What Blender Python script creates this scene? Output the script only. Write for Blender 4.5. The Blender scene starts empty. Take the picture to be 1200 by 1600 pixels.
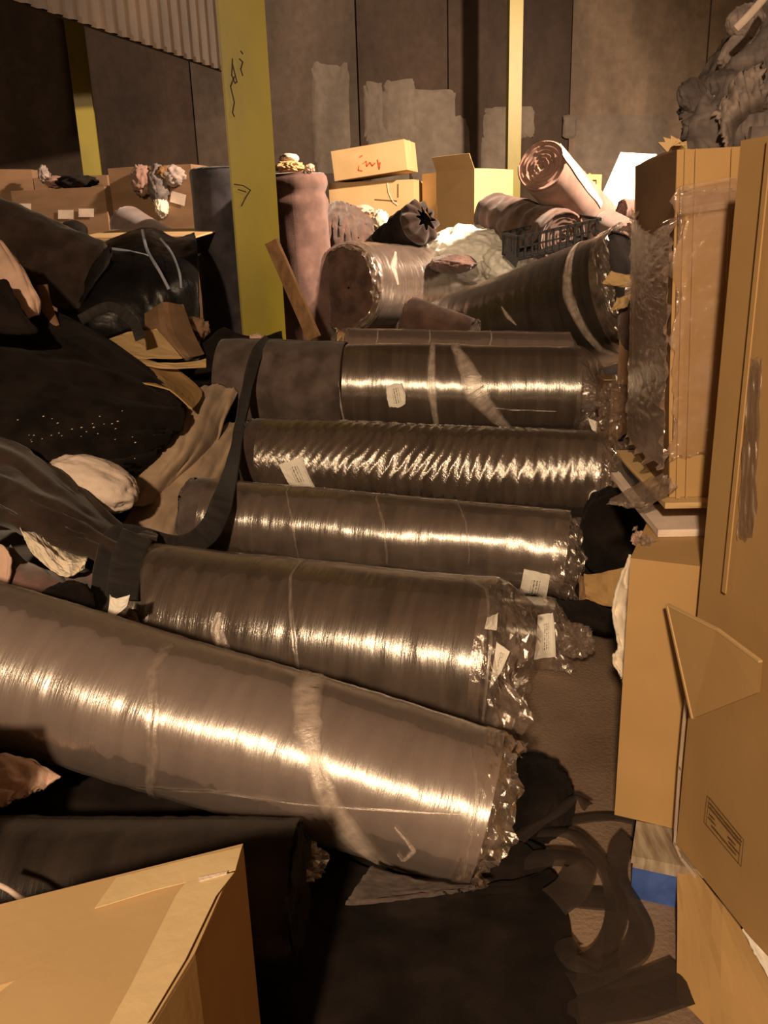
import bpy, bmesh, math, random
from mathutils import Vector, Matrix, noise
random.seed(7)
R = math.radians
PI = math.pi
SC = bpy.context.scene
COL = SC.collection

# ------------------------------------------------------------------ camera
FPX = 1350.0                       # focal length for a 1200 x 1600 frame
H = 1.5; PITCH = R(18); ROLL = R(1.8)
FWD = Vector((0, math.cos(PITCH), -math.sin(PITCH)))
_u0 = Vector((0, math.sin(PITCH), math.cos(PITCH))); _r0 = Vector((1, 0, 0))
RT = _r0*math.cos(ROLL) - _u0*math.sin(ROLL)
UP = _r0*math.sin(ROLL) + _u0*math.cos(ROLL)
CAM = Vector((0, 0, H))
cd = bpy.data.cameras.new('camera'); cam = bpy.data.objects.new('camera', cd); COL.objects.link(cam)
cd.sensor_fit = 'VERTICAL'; cd.sensor_height = 36.0; cd.lens = 36.0*FPX/1600.0; cd.clip_start = 0.02
M4 = Matrix((RT, UP, -FWD)).transposed().to_4x4(); M4.translation = CAM
cam.matrix_world = M4
SC.camera = cam

# ------------------------------------------------------------------ world, lamps, exposure
w = bpy.data.worlds.new('world'); SC.world = w; w.use_nodes = True
w.node_tree.nodes['Background'].inputs[0].default_value = (1.0, 0.62, 0.42, 1)
w.node_tree.nodes['Background'].inputs[1].default_value = 0.018
SC.view_settings.view_transform = 'Standard'; SC.view_settings.look = 'None'
SC.view_settings.gamma = 1; SC.view_settings.use_curve_mapping = False
SC.view_settings.exposure = 0.0

def lamp(name, loc, power, color, radius, target=None, angle=None, blend=0.4):
    l = bpy.data.lights.new(name, 'SPOT' if target else 'POINT')
    l.energy = power; l.color = color; l.shadow_soft_size = radius
    if target:
        l.spot_size = angle; l.spot_blend = blend
    o = bpy.data.objects.new(name, l); COL.objects.link(o); o.location = loc
    if target:
        o.rotation_euler = (Vector(target)-Vector(loc)).to_track_quat('-Z', 'Y').to_euler()
    return o
# flood lamp on the wall behind the photographer, to the left
lamp('flood_lamp_near', (-1.0, -3.6, 3.75), 1650, (1.0, 0.70, 0.43), 0.13)
# flood lamp on the right, over the far part of the heap
lamp('flood_lamp_far', (3.3, 5.1, 4.35), 4000, (1.0, 0.72, 0.50), 0.12, target=(0.7, 9.3, 1.3), angle=R(104), blend=0.6)

# ------------------------------------------------------------------ pixel -> point
def ray(px, py):
    return FWD + RT*((px-600)/FPX) + UP*((800-py)/FPX)
def UY(px, py, Y):
    d = ray(px, py); return CAM + d*(Y/d.y)
def UZ(px, py, z):
    d = ray(px, py); return CAM + d*((z-H)/d.z)
def mpp(p):
    return (Vector(p)-CAM).dot(FWD)/FPX

# ------------------------------------------------------------------ objects
WL = {}
def reg(o, loc): WL[o.name] = Vector(loc)
def props(o, label=None, cat=None, group=None, kind=None):
    if label: o['label'] = label
    if cat: o['category'] = cat
    if group: o['group'] = group
    if kind: o['kind'] = kind
def thing(name, loc, label, cat, group=None):
    o = bpy.data.objects.new(name, None); COL.objects.link(o); o.location = loc; o.empty_display_size = 0.1
    reg(o, loc); props(o, label, cat, group); return o
def mk(name, verts, faces, mat, parent=None, uvs=None, smooth=True, label=None, cat=None, group=None, kind=None, solid=None, origin=None):
    me = bpy.data.meshes.new(name)
    if origin is None:
        if parent is not None: origin = WL[parent.name]
        else:
            n = len(verts)
            origin = Vector((sum(v[0] for v in verts)/n, sum(v[1] for v in verts)/n, min(v[2] for v in verts)))
    ox, oy, oz = origin
    me.from_pydata([(v[0]-ox, v[1]-oy, v[2]-oz) for v in verts], [], faces)
    me.materials.append(mat)
    if uvs is not None:
        uvl = me.uv_layers.new(name='UVMap')
        buf = [0.0]*(2*len(me.loops))
        vi = [0]*len(me.loops); me.loops.foreach_get('vertex_index', vi)
        for i, v in enumerate(vi): buf[2*i], buf[2*i+1] = uvs[v]
        uvl.data.foreach_set('uv', buf)
    if smooth: me.polygons.foreach_set('use_smooth', [True]*len(me.polygons))
    me.update()
    o = bpy.data.objects.new(name, me); COL.objects.link(o)
    reg(o, origin)
    if parent is not None:
        o.parent = parent; o.location = Vector(origin)-WL[parent.name]
    else: o.location = origin
    if solid:
        m = o.modifiers.new('thickness', 'SOLIDIFY'); m.thickness = solid; m.offset = 0
    props(o, label, cat, group, kind)
    return o
def fbm(x, y, z, o=4): return noise.fractal(Vector((x, y, z)), 1.0, 2.0, o)
def crease(x, y, z, o=4):
    s = 0; a = 1
    for i in range(o):
        s += a*(1-abs(noise.noise(Vector((x, y, z))))*2.2); x *= 2.03; y *= 2.03; z *= 2.03; a *= .5
    return s/1.6-0.6

# ------------------------------------------------------------------ materials
def node(nt, t, **k):
    n = nt.nodes.new(t)
    for a, b in k.items(): setattr(n, a, b)
    return n
def base_mat(name):
    m = bpy.data.materials.new(name); m.use_nodes = True
    return m, m.node_tree, m.node_tree.nodes['Principled BSDF']
def coords(nt, uv, scale, rot=0):
    tc = node(nt, 'ShaderNodeTexCoord'); mp = node(nt, 'ShaderNodeMapping')
    nt.links.new(tc.outputs['UV' if uv else 'Object'], mp.inputs[0]); mp.inputs['Scale'].default_value = scale
    if rot:   # turn first, then stretch
        m0 = node(nt, 'ShaderNodeMapping'); m0.inputs['Rotation'].default_value = (0, 0, rot); nt.links.new(tc.outputs['UV' if uv else 'Object'], m0.inputs[0]); nt.links.new(m0.outputs[0], mp.inputs[0])
    return mp.outputs[0]
def noise_mat(name, c1, c2, rough=.8, scale=(8, 8, 8), uv=False, bump=.3, bscale=(60, 60, 60), bdist=.004, spec=.3, sheen=0, detail=5, mid=(.35, .65), metal=0):
    m, nt, p = base_mat(name)
    n = node(nt, 'ShaderNodeTexNoise'); n.inputs['Scale'].default_value = 1; n.inputs['Detail'].default_value = detail
    nt.links.new(coords(nt, uv, scale), n.inputs['Vector'])
    cr = node(nt, 'ShaderNodeValToRGB'); cr.color_ramp.elements[0].position = mid[0]; cr.color_ramp.elements[1].position = mid[1]
    cr.color_ramp.elements[0].color = (*c1, 1); cr.color_ramp.elements[1].color = (*c2, 1)
    nt.links.new(n.outputs['Fac'], cr.inputs[0]); nt.links.new(cr.outputs[0], p.inputs['Base Color'])
    p.inputs['Roughness'].default_value = rough; p.inputs['Specular IOR Level'].default_value = spec; p.inputs['Metallic'].default_value = metal
    if sheen:
        p.inputs['Sheen Weight'].default_value = sheen; p.inputs['Sheen Roughness'].default_value = .5
    b = node(nt, 'ShaderNodeTexNoise'); b.inputs['Scale'].default_value = 1; b.inputs['Detail'].default_value = 4
    nt.links.new(coords(nt, uv, bscale), b.inputs['Vector'])
    bp = node(nt, 'ShaderNodeBump'); bp.inputs['Strength'].default_value = bump; bp.inputs['Distance'].default_value = bdist
    nt.links.new(b.outputs['Fac'], bp.inputs['Height']); nt.links.new(bp.outputs[0], p.inputs['Normal'])
    return m
def fabric(name, c, var=.5, sheen=.15, uv=False):
    c2 = tuple(x*(1+var) for x in c); c1 = tuple(x*(1-var*.6) for x in c)
    return noise_mat(name, c1, c2, .95, (9, 9, 9), uv, .5, (220, 220, 220), .003, .1, sheen)
def film(name, haze, hazecol, rough=.22, gloss=.16, streak=True, bump=.5, bdist=.006, uv=True, crump=False, var=.25, edge=False, diag=0, fres=.35):
    m = bpy.data.materials.new(name); m.use_nodes = True; nt = m.node_tree; nt.nodes.remove(nt.nodes['Principled BSDF'])
    out = nt.nodes['Material Output']
    tr = node(nt, 'ShaderNodeBsdfTransparent'); tr.inputs[0].default_value = (.97, .96, .95, 1)
    df = node(nt, 'ShaderNodeBsdfDiffuse'); df.inputs[0].default_value = (*hazecol, 1)
    gl = node(nt, 'ShaderNodeBsdfAnisotropic' if False else 'ShaderNodeBsdfGlossy'); gl.inputs['Roughness'].default_value = rough; gl.inputs['Color'].default_value = (1, .97, .92, 1)
    n = node(nt, 'ShaderNodeTexNoise'); n.inputs['Scale'].default_value = 1; n.inputs['Detail'].default_value = 4
    nt.links.new(coords(nt, uv, (5, 1.5, 1) if edge else (26, 2.2, 1) if streak else (14, 14, 14)), n.inputs['Vector'])
    mr = node(nt, 'ShaderNodeMapRange'); mr.inputs['From Min'].default_value = .3; mr.inputs['From Max'].default_value = .7
    mr.inputs['To Min'].default_value = haze*(1-var); mr.inputs['To Max'].default_value = haze*(1+var)
    nt.links.new(n.outputs['Fac'], mr.inputs['Value'])
    m1 = node(nt, 'ShaderNodeMixShader'); nt.links.new(mr.outputs[0], m1.inputs[0]); nt.links.new(tr.outputs[0], m1.inputs[1]); nt.links.new(df.outputs[0], m1.inputs[2])
    m2 = node(nt, 'ShaderNodeMixShader'); m2.inputs[0].default_value = gloss
    lw = node(nt, 'ShaderNodeLayerWeight'); lw.inputs[0].default_value = .25
    ad = node(nt, 'ShaderNodeMath', operation='MULTIPLY_ADD'); ad.inputs[1].default_value = fres; ad.inputs[2].default_value = gloss; ad.use_clamp = True
    nt.links.new(lw.outputs['Fresnel'], ad.inputs[0]); nt.links.new(ad.outputs[0], m2.inputs[0])
    if edge:
        tc = node(nt, 'ShaderNodeTexCoord'); sp = node(nt, 'ShaderNodeSeparateXYZ'); nt.links.new(tc.outputs['UV'], sp.inputs[0])
        iv = node(nt, 'ShaderNodeMath', operation='SUBTRACT'); iv.inputs[0].default_value = 1; nt.links.new(sp.outputs[1], iv.inputs[1])
        mu = node(nt, 'ShaderNodeMath', operation='MULTIPLY'); nt.links.new(sp.outputs[1], mu.inputs[0]); nt.links.new(iv.outputs[0], mu.inputs[1])
        m4 = node(nt, 'ShaderNodeMath', operation='MULTIPLY'); m4.inputs[1].default_value = 4.6; m4.use_clamp = True; nt.links.new(mu.outputs[0], m4.inputs[0])
        for src, dst in ((mr, m1), (ad, m2)):
            x = node(nt, 'ShaderNodeMath', operation='MULTIPLY'); nt.links.new(src.outputs[0], x.inputs[0]); nt.links.new(m4.outputs[0], x.inputs[1]); nt.links.new(x.outputs[0], dst.inputs[0])
    nt.links.new(m1.outputs[0], m2.inputs[1]); nt.links.new(gl.outputs[0], m2.inputs[2]); nt.links.new(m2.outputs[0], out.inputs[0])
    b = node(nt, 'ShaderNodeTexNoise'); b.inputs['Scale'].default_value = 1; b.inputs['Detail'].default_value = 6; b.inputs['Roughness'].default_value = .65
    nt.links.new(coords(nt, uv, (12, 5, 1) if edge else (70, 6, 1) if streak else (30, 30, 30), diag), b.inputs['Vector'])
    bp = node(nt, 'ShaderNodeBump'); bp.inputs['Strength'].default_value = bump; bp.inputs['Distance'].default_value = bdist
    nt.links.new(b.outputs['Fac'], bp.inputs['Height'])
    for s in (gl, df): nt.links.new(bp.outputs[0], s.inputs['Normal'])
    return m
def paper_mat(name, lines=True):
    m, nt, p = base_mat(name)
    p.inputs['Roughness'].default_value = .7
    tc = node(nt, 'ShaderNodeTexCoord'); sep = node(nt, 'ShaderNodeSeparateXYZ'); nt.links.new(tc.outputs['UV'], sep.inputs[0])
    def mth(op, a, b=None, c=None):
        n = node(nt, 'ShaderNodeMath', operation=op)
        for i, v in enumerate((a, b, c)):
            if v is None: continue
            if isinstance(v, (int, float)): n.inputs[i].default_value = v
            else: nt.links.new(v, n.inputs[i])
        return n.outputs[0]
    X, Y = sep.outputs[0], sep.outputs[1]
    rows = mth('GREATER_THAN', mth('SINE', mth('MULTIPLY', X, 58.0)), .1)
    nz = node(nt, 'ShaderNodeTexNoise'); nz.inputs['Scale'].default_value = 1
    mp = node(nt, 'ShaderNodeMapping'); mp.inputs['Scale'].default_value = (9.3, 42, 1); nt.links.new(tc.outputs['UV'], mp.inputs[0]); nt.links.new(mp.outputs[0], nz.inputs['Vector'])
    ch = mth('GREATER_THAN', nz.outputs['Fac'], .47)
    inx = mth('MULTIPLY', mth('GREATER_THAN', X, .36), mth('LESS_THAN', X, .68))
    iny = mth('MULTIPLY', mth('GREATER_THAN', Y, .22), mth('LESS_THAN', Y, .80))
    ink = mth('MULTIPLY', mth('MULTIPLY', rows, ch), mth('MULTIPLY', inx, iny))
    mx = node(nt, 'ShaderNodeMix', data_type='RGBA'); nt.links.new(mth('MULTIPLY', ink, .85 if lines else 0.0), mx.inputs[0])
    mx.inputs[6].default_value = (.84, .80, .72, 1); mx.inputs[7].default_value = (.06, .05, .05, 1)
    nt.links.new(mx.outputs[2], p.inputs['Base Color'])
    return m

M = {}
M['charcoal'] = fabric('charcoal_felt', (.052, .036, .031), uv=True)
M['greyfelt'] = fabric('grey_felt', (.085, .064, .058), uv=True)
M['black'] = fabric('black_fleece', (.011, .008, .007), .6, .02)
M['darkbrown'] = fabric('dark_brown_fleece', (.030, .019, .015), .5, .2)
M['bluegrey'] = fabric('blue_grey_cloth', (.042, .038, .046), .4)
M['pinkbrown'] = fabric('mauve_carpet', (.155, .092, .08), .35, .3)
M['pinkcarpet'] = fabric('pink_brown_carpet', (.25, .15, .12), .3, .2)
M['backing'] = fabric('pale_carpet_backing', (.70, .58, .50), .15, .0)
M['darkcarpet'] = fabric('umber_carpet', (.085, .05, .04), .5, .25)
M['tan'] = fabric('tan_felt', (.40, .29, .20), .25, .1)
M['pinkcloth'] = fabric('pale_pink_cloth', (.62, .42, .33), .15, .1)
M['whitecloth'] = noise_mat('off_white_cloth', (.66, .58, .46), (.80, .72, .60), .85, (5, 5, 5), False, .5, (30, 30, 30), .006)
M['ragA'] = noise_mat('grey_rag', (.09, .075, .075), (.24, .20, .19), .9, (5, 8, 12), False, .4, (22, 22, 40), .006)
M['ragB'] = noise_mat('pale_rag', (.22, .18, .17), (.46, .38, .34), .9, (5, 8, 12), False, .4, (22, 22, 40), .006)
M['whitebag'] = noise_mat('white_plastic_bag', (.84, .84, .77), (.90, .90, .83), .4, (5, 5, 5), False, .5, (16, 16, 16), .01, .4)
M['poly'] = noise_mat('black_polythene', (.005, .0045, .005), (.010, .009, .010), .36, (5, 5, 5), False, .5, (9, 9, 9), .02, .3)
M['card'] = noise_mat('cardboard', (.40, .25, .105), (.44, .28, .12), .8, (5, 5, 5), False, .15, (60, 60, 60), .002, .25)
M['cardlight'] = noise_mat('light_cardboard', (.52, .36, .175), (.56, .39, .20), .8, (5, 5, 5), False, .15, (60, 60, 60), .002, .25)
M['carddark'] = noise_mat('brown_and_shaded_cardboard', (.22, .135, .08), (.28, .17, .10), .85, (3, 3, 12), False, .25, (4, 60, 4), .002, .2)  # brown card, also the darkened copy for cartons in dim light
M['tape'] = noise_mat('packing_tape', (.66, .50, .27), (.74, .57, .33), .35, (4, 4, 4), False, .4, (40, 40, 40), .003, .5)
M['whiteboard'] = noise_mat('white_foam_board', (.86, .83, .74), (.9, .87, .8), .6)
M['wood'] = noise_mat('raw_timber', (.13, .065, .025), (.22, .12, .05), .7, (30, 30, 2), False, .4, (60, 60, 5), .003)
M['palewood'] = noise_mat('pale_weathered_timber', (.20, .15, .10), (.42, .36, .27), .8, (60, 8, 8), False, .6, (90, 8, 20), .004)
M['blue'] = noise_mat('blue_paint', (.035, .075, .26), (.06, .12, .38), .65, (20, 20, 20), False, .5, (90, 20, 20), .004)
M['yellow'] = noise_mat('yellow_gloss_paint', (.185, .150, .003), (.265, .215, .004), .42, (3, 3, 1.2), False, .12, (30, 30, 30), .002, .5, mid=(.3, .55))
M['ink'] = noise_mat('black_marker', (.02, .015, .012), (.05, .03, .02), .7)
M['redink'] = noise_mat('red_marker', (.42, .07, .02), (.55, .12, .03), .7)
M['print'] = noise_mat('brown_print', (.13, .075, .03), (.17, .10, .04), .8)
M['plastic'] = noise_mat('black_plastic', (.008, .007, .007), (.012, .011, .011), .55, spec=.25)
M['label'] = paper_mat('printed_label')
M['paper'] = paper_mat('plain_paper', False)
M['lint'] = noise_mat('lint', (.5, .42, .3), (.7, .6, .45), .9)
M['cord'] = noise_mat('pale_blue_cord', (.25, .28, .36), (.35, .38, .46), .6)
M['net'] = film('ribbon_mesh', .82, (.038, .028, .024), .6, .003, False, .5, .003, True, var=.12, fres=.03)
M['strap'] = noise_mat('black_webbing', (.020, .017, .017), (.036, .030, .028), .8, (40, 10, 1), True, .5, (10, 260, 1), .002, .2, .1)
M['film_haze'] = film('cloudy_stretch_film', .40, (.44, .345, .31), .27, .20, bump=.55, bdist=.004, var=.14)
M['film_mid'] = film('stretch_film', .13, (.42, .32, .25), .23, .17, bump=.55, bdist=.004, var=.5)
M['film_clear'] = film('clear_stretch_film', .07, (.5, .4, .33), .2, .16, bump=.7, bdist=.005, var=.6)
M['film_thin'] = film('thin_clear_film', .035, (.5, .4, .33), .2, .07, bump=.6, bdist=.004, var=.6, fres=.25)
M['film_dull'] = film('dull_shaded_film', .05, (.3, .22, .18), .35, .015, bump=.7, bdist=.005, var=.6, fres=.05)  # gloss and haze cut so the film looks shaded
M['film_crinkle'] = film('crinkled_stretch_film', .10, (.5, .38, .28), .17, .2, bump=.8, bdist=.0055, var=.6, diag=.75)
M['film_tail'] = film('bunched_film', .16, (.5, .38, .32), .13, .13, False, .6, .006, True, var=.8)
M['film_band'] = film('doubled_film_band', .50, (.70, .58, .50), .25, .14, False, .5, .004, var=.4, edge=True)
M['film_crease'] = film('film_crease_line', .16, (.7, .58, .50), .25, .14, False, .3, .003, var=.8, edge=True)
M['film_side'] = film('crinkled_film_on_carton', .22, (.5, .36, .32), .2, .16, False, .5, .004, False, var=.7)
M['film_box'] = film('film_over_carton', .10, (.7, .52, .42), .2, .05, False, .5, .004, False, var=.7)

# ------------------------------------------------------------------ rolls
class Roll:
    def __init__(s, A, B, rA, rB, sag=0):
        s.A = Vector(A); s.B = Vector(B); s.rA = rA; s.rB = rB
        s.L = (s.B-s.A).length; s.e = (s.B-s.A).normalized()
        up = Vector((0, 0, 1)) if abs(s.e.z) < .9 else Vector((0, -1, 0))
        s.n1 = (up-s.e*up.dot(s.e)).normalized(); s.n2 = s.e.cross(s.n1).normalized(); s.sag = sag
        s.k = random.random()*50
    def r(s, t): return s.rA+(s.rB-s.rA)*t
    def ctr(s, t): return s.A+s.e*(t*s.L)-Vector((0, 0, s.sag*4*t*(1-t)))
    def lump(s, t, a):
        return .010*noise.noise(Vector((t*s.L*2.2+s.k, math.cos(a)*.8, math.sin(a)*.8)))
    def pt(s, t, a, off=0):
        return s.ctr(t)+(s.n1*math.cos(a)+s.n2*math.sin(a))*(s.r(t)+off+s.lump(t, a))
    def hit(s, px, py, off=0):
        d = ray(px, py).normalized(); o = CAM-s.A; r = (s.rA+s.rB)/2; t = .5
        for _ in range(5):
            de = d-s.e*d.dot(s.e); oe = o-s.e*o.dot(s.e)+Vector((0, 0, s.sag*4*t*(1-t)))
            a = de.dot(de); b = 2*de.dot(oe); c = oe.dot(oe)-(r+off)**2
            D = max(b*b-4*a*c, 0); q = (-b-math.sqrt(D))/(2*a)
            P = o+d*q; t = P.dot(s.e)/s.L; r = s.r(t)
        v = P-s.e*P.dot(s.e)+Vector((0, 0, s.sag*4*t*(1-t)))
        return t, math.atan2(v.dot(s.n2), v.dot(s.n1))

def shell(rl, t0, t1, off=0, seg=80, step=.02, disp=None, endA=None, endB=None, bevel=.03):
    """surface of a roll from t0 to t1; endA / endB: None, 'spiral' or 'round'"""
    V, Fc, UVs = [], [], []
    n = max(3, int((t1-t0)*rl.L/step))
    rings = []
    def ring(fn, u):
        base = len(V)
        for j in range(seg+1):
            a = 2*PI*j/seg
            V.append(fn(a)); UVs.append((u, a*(rl.rA+rl.rB)/2))
        rings.append(base)
    def cap(t, sgn, kind):
        r0 = rl.r(t)
        K = 26 if kind == 'spiral' else 9
        out = []
        for k in range(K, -1, -1):
            q = k/K
            def fn(a, q=q):
                rr = r0*max(q, .02)*.985
                dep = 0
                if kind == 'spiral':
                    ph = (q*r0/.028 + a/(2*PI)) % 1.0
                    dep = -.016*(1-ph)**.6 + .008*noise.noise(Vector((math.cos(a)*2, math.sin(a)*2, q*6+rl.k)))-.015*(q < .12)
                else: dep = .012*fbm(math.cos(a)*q*2+rl.k, math.sin(a)*q*2, 3)
                c = rl.ctr(t)+(rl.n1*math.cos(a)+rl.n2*math.sin(a))*rr*1.0
                return c+rl.e*sgn*dep
            out.append((fn, t*rl.L+sgn*(1-q)*r0))
        return out
    ts = [t0+(t1-t0)*i/n for i in range(n+1)]
    if endA:
        for fn, u in reversed(cap(t0, -1, endA)): ring(fn, u)
    for i, t in enumerate(ts):
        sh = 0
        if endA or endB:
            dA = (t-t0)*rl.L; dB = (t1-t)*rl.L
            if endA and dA < bevel: sh = -bevel*(1-math.sqrt(max(0, 1-(1-dA/bevel)**2)))*.6
            if endB and dB < bevel: sh = min(sh, -bevel*(1-math.sqrt(max(0, 1-(1-dB/bevel)**2)))*.6)
        ring(lambda a, t=t, sh=sh: rl.pt(t, a, off+sh+(disp(t, a) if disp else 0)), t*rl.L)
    if endB:
        for fn, u in cap(t1, 1, endB): ring(fn, u)
    for i in range(len(rings)-1):
        for j in range(seg):
            a, b = rings[i]+j, rings[i+1]+j
            Fc.append((a, b, b+1, a+1))
    return V, Fc, UVs

def tail(rl, parent, end='B', length=.12, flare=.10, seed=1, start=.02, mat='film_tail', droop=.03, close=0):
    V, Fc, UVs = [], [], []; seg = 96; nr = 16
    t = 1.0 if end == 'B' else 0.0; sg = 1 if end == 'B' else -1
    r0 = rl.r(t)
    for k in range(nr+1):
        q = k/nr
        for j in range(seg+1):
            a = 2*PI*(j % seg)/seg; ca, sa = math.cos(a), math.sin(a)
            ln = length*(.75+.7*noise.noise(Vector((ca*1.7+seed, sa*1.7, 5)))+.10*noise.noise(Vector((ca*5, sa*5, seed))))
            cr = crease(ca*3.2+seed, sa*3.2, q*2.2+seed, 4)
            rr = r0*(1+flare*q-close*q*q)+.008 + q*(.030*cr) + .010*noise.noise(Vector((ca*9, sa*9, q*9+seed)))*q
            ax = -start+q*(ln+start)+.02*q*noise.noise(Vector((ca*7+seed, sa*7, q*5)))
            p = rl.ctr(t)+rl.e*(sg*ax)+(rl.n1*ca+rl.n2*sa)*rr
            p.z -= droop*q*q*(1.2+ca)
            p.z = max(p.z, .012)
            V.append(p); UVs.append((ax, a*r0))
    for k in range(nr):
        for j in range(seg):
            a = k*(seg+1)+j; b = a+seg+1; Fc.append((a, b, b+1, a+1))
    return mk('film_tail', V, Fc, M[mat], parent, UVs, smooth=False)

def band(rl, parent, name, pxs, widths, mat, off=.010, ends=None):
    pts = [rl.hit(*p) for p in pxs]
    P2 = [(t*rl.L, a) for t, a in pts]
    # unwrap angles
    for i in range(1, len(P2)):
        a = P2[i][1]
        while a-P2[i-1][1] > PI: a -= 2*PI
        while a-P2[i-1][1] < -PI: a += 2*PI
        P2[i] = (P2[i][0], a)
    if ends:  # continue out of sight round the roll
        P2.insert(0, (P2[0][0]+ends[0], P2[0][1]+ends[1])); P2.append((P2[-1][0]+ends[2], P2[-1][1]+ends[3]))
        widths = [widths[0]]+list(widths)+[widths[-1]]
    V, Fc, UVs = [], [], []; N = 16*(len(P2)-1)
    rm = (rl.rA+rl.rB)/2; W = 6
    for i in range(N+1):
        s = i/N*(len(P2)-1); k = min(int(s), len(P2)-2); f = s-k; f2 = f*f*(3-2*f)
        u = P2[k][0]*(1-f)+P2[k+1][0]*f; a = P2[k][1]*(1-f)+P2[k+1][1]*f
        # light smoothing of the direction
        du = P2[k+1][0]-P2[k][0]; da = (P2[k+1][1]-P2[k][1])*rm
        l = math.hypot(du, da) or 1; nu, na = -da/l, du/l
        wd = widths[k]*(1-f2)+widths[k+1]*f2
        for j in range(W+1):
            q = (j/W-.5)*wd*(1+.25*noise.noise(Vector((s*2.5, j*.7, 3))))
            V.append(rl.pt((u+abs(nu)*q)/rl.L, a+na*q/rm*(1 if nu >= 0 else -1), off+.002*math.sin(j*2.1+s*3))); UVs.append((s, j/W))
    for i in range(N):
        for j in range(W):
            a = i*(W+1)+j; b = a+W+1; Fc.append((a, b, b+1, a+1))
    return mk(name, V, Fc, M[mat], parent, UVs)

def label_on(rl, parent, quad, mat='label', off=.013, name='paper_label', curl=0.006, cut=None):
    c = [rl.hit(*p) for p in quad]; V, Fc, UVs = [], [], []; n = 9
    for i in range(n+1):
        for j in range(n+1):
            u, v = i/n, j/n
            uu, vv = u, v
            if cut: # torn outline: pull the rim inwards
                ang = math.atan2(v-.5, u-.5); rr = max(abs(u-.5), abs(v-.5))*2
                k = 1-rr*cut*(.6+.8*abs(noise.noise(Vector((math.cos(ang)*2.2, math.sin(ang)*2.2, 1)))))-rr*rr*.12*(abs(math.sin(2*ang)))
                uu = .5+(u-.5)*k; vv = .5+(v-.5)*k
            t = (c[0][0]*(1-uu)+c[1][0]*uu)*(1-vv)+(c[3][0]*(1-uu)+c[2][0]*uu)*vv
            a = (c[0][1]*(1-uu)+c[1][1]*uu)*(1-vv)+(c[3][1]*(1-uu)+c[2][1]*uu)*vv
            V.append(rl.pt(t, a, off+curl*fbm(u*2, v*2, rl.k)+curl*(u > .9))); UVs.append((u, v))
    for i in range(n):
        for j in range(n):
            a = i*(n+1)+j; Fc.append((a, a+1, a+n+2, a+n+1))
    return mk(name, V, Fc, M[mat], parent, UVs, smooth=False)

def wrinkle(amp, fu=9, seed=0, ridge=.0):
    def f(t, a):
        v = amp*fbm(t*fu*2+seed, math.cos(a)*1.2, math.sin(a)*1.2, 3)
        if ridge: v += ridge*max(0, crease(t*fu*3+seed, a*.9, seed, 3))
        return v
    return f

# ------------------------------------------------------------------ sheets, lumps, ribbons, cartons
def cr1(p, t):
    n = len(p)-1; s = t*n; k = min(int(s), n-1); f = s-k
    p0 = p[max(k-1, 0)]; p1 = p[k]; p2 = p[k+1]; p3 = p[min(k+2, n)]
    return .5*((2*p1)+(p2-p0)*f+(2*p0-5*p1+4*p2-p3)*f*f+(3*p1-p0-3*p2+p3)*f*f*f)
def resolve(p):
    if isinstance(p, Vector): return p
    return UZ(p[0], p[1], float(p[2][1:])) if isinstance(p[2], str) else UY(*p)
def sheet(name, grid, mat, n=(30, 30), amp=.02, fr=4, thick=.012, parent=None, fold=(1, 1), seed=0, smooth=True, rag=0, zmin=.01, **k):
    G = [[resolve(p) for p in row] for row in grid]
    V, Fc, UVs = [], [], []; nu, nv = n
    rows = [[cr1(row, j/nu) for j in range(nu+1)] for row in G]
    for i in range(nv+1):
        t = i/nv
        for j in range(nu+1):
            p = cr1([r[j] for r in rows], t)
            d = (CAM-p).normalized()
            s = j/nu
            e = 1
            off = amp*crease(s*fr*fold[0]+seed, t*fr*fold[1], seed, 3)
            side = rag*fbm(s*9+seed, t*9, 4, 3) if (i in (0, nv) or j in (0, nu)) else 0
            p = p+d*off*.8+Vector((side, 0, off*.5+side*.6))
            p.z = max(p.z, zmin)
            V.append(p); UVs.append((s, t))
    for i in range(nv):
        for j in range(nu):
            a = i*(nu+1)+j; Fc.append((a, a+nu+1, a+nu+2, a+1))
    return mk(name, V, Fc, M[mat], parent, UVs, solid=thick, smooth=smooth, **k)
_ico = {}
def ico(sub):
    if sub not in _ico:
        bm = bmesh.new(); bmesh.ops.create_icosphere(bm, subdivisions=sub, radius=1)
        _ico[sub] = ([v.co.copy() for v in bm.verts], [tuple(v.index for v in f.verts) for f in bm.faces]); bm.free()
    return _ico[sub]
def lump(name, c, rad, mat, amp=.12, fr=1.6, rot=(0, 0, 0), seed=0, sub=5, parent=None, stretch=(1, 1, 1), sq=1.0, zmin=.0, smooth=True, fine=.3, **k):
    from mathutils import Euler
    E = Euler(rot).to_matrix(); vs, fs = ico(sub); V = []
    for v in vs:
        q = Vector((math.copysign(abs(v.x)**sq, v.x), math.copysign(abs(v.y)**sq, v.y), math.copysign(abs(v.z)**sq, v.z)))
        s = 1+amp*crease(v.x*fr*stretch[0]+seed, v.y*fr*stretch[1], v.z*fr*stretch[2]+seed*.3, 4)+amp*fine*fbm(v.x*7+seed, v.y*7, v.z*7, 3)
        p = E @ Vector((q.x*rad[0]*s, q.y*rad[1]*s, q.z*rad[2]*s))+Vector(c)
        p.z = max(p.z, zmin); V.append(p)
    return mk(name, V, fs, M[mat], parent, smooth=smooth, **k)
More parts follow.
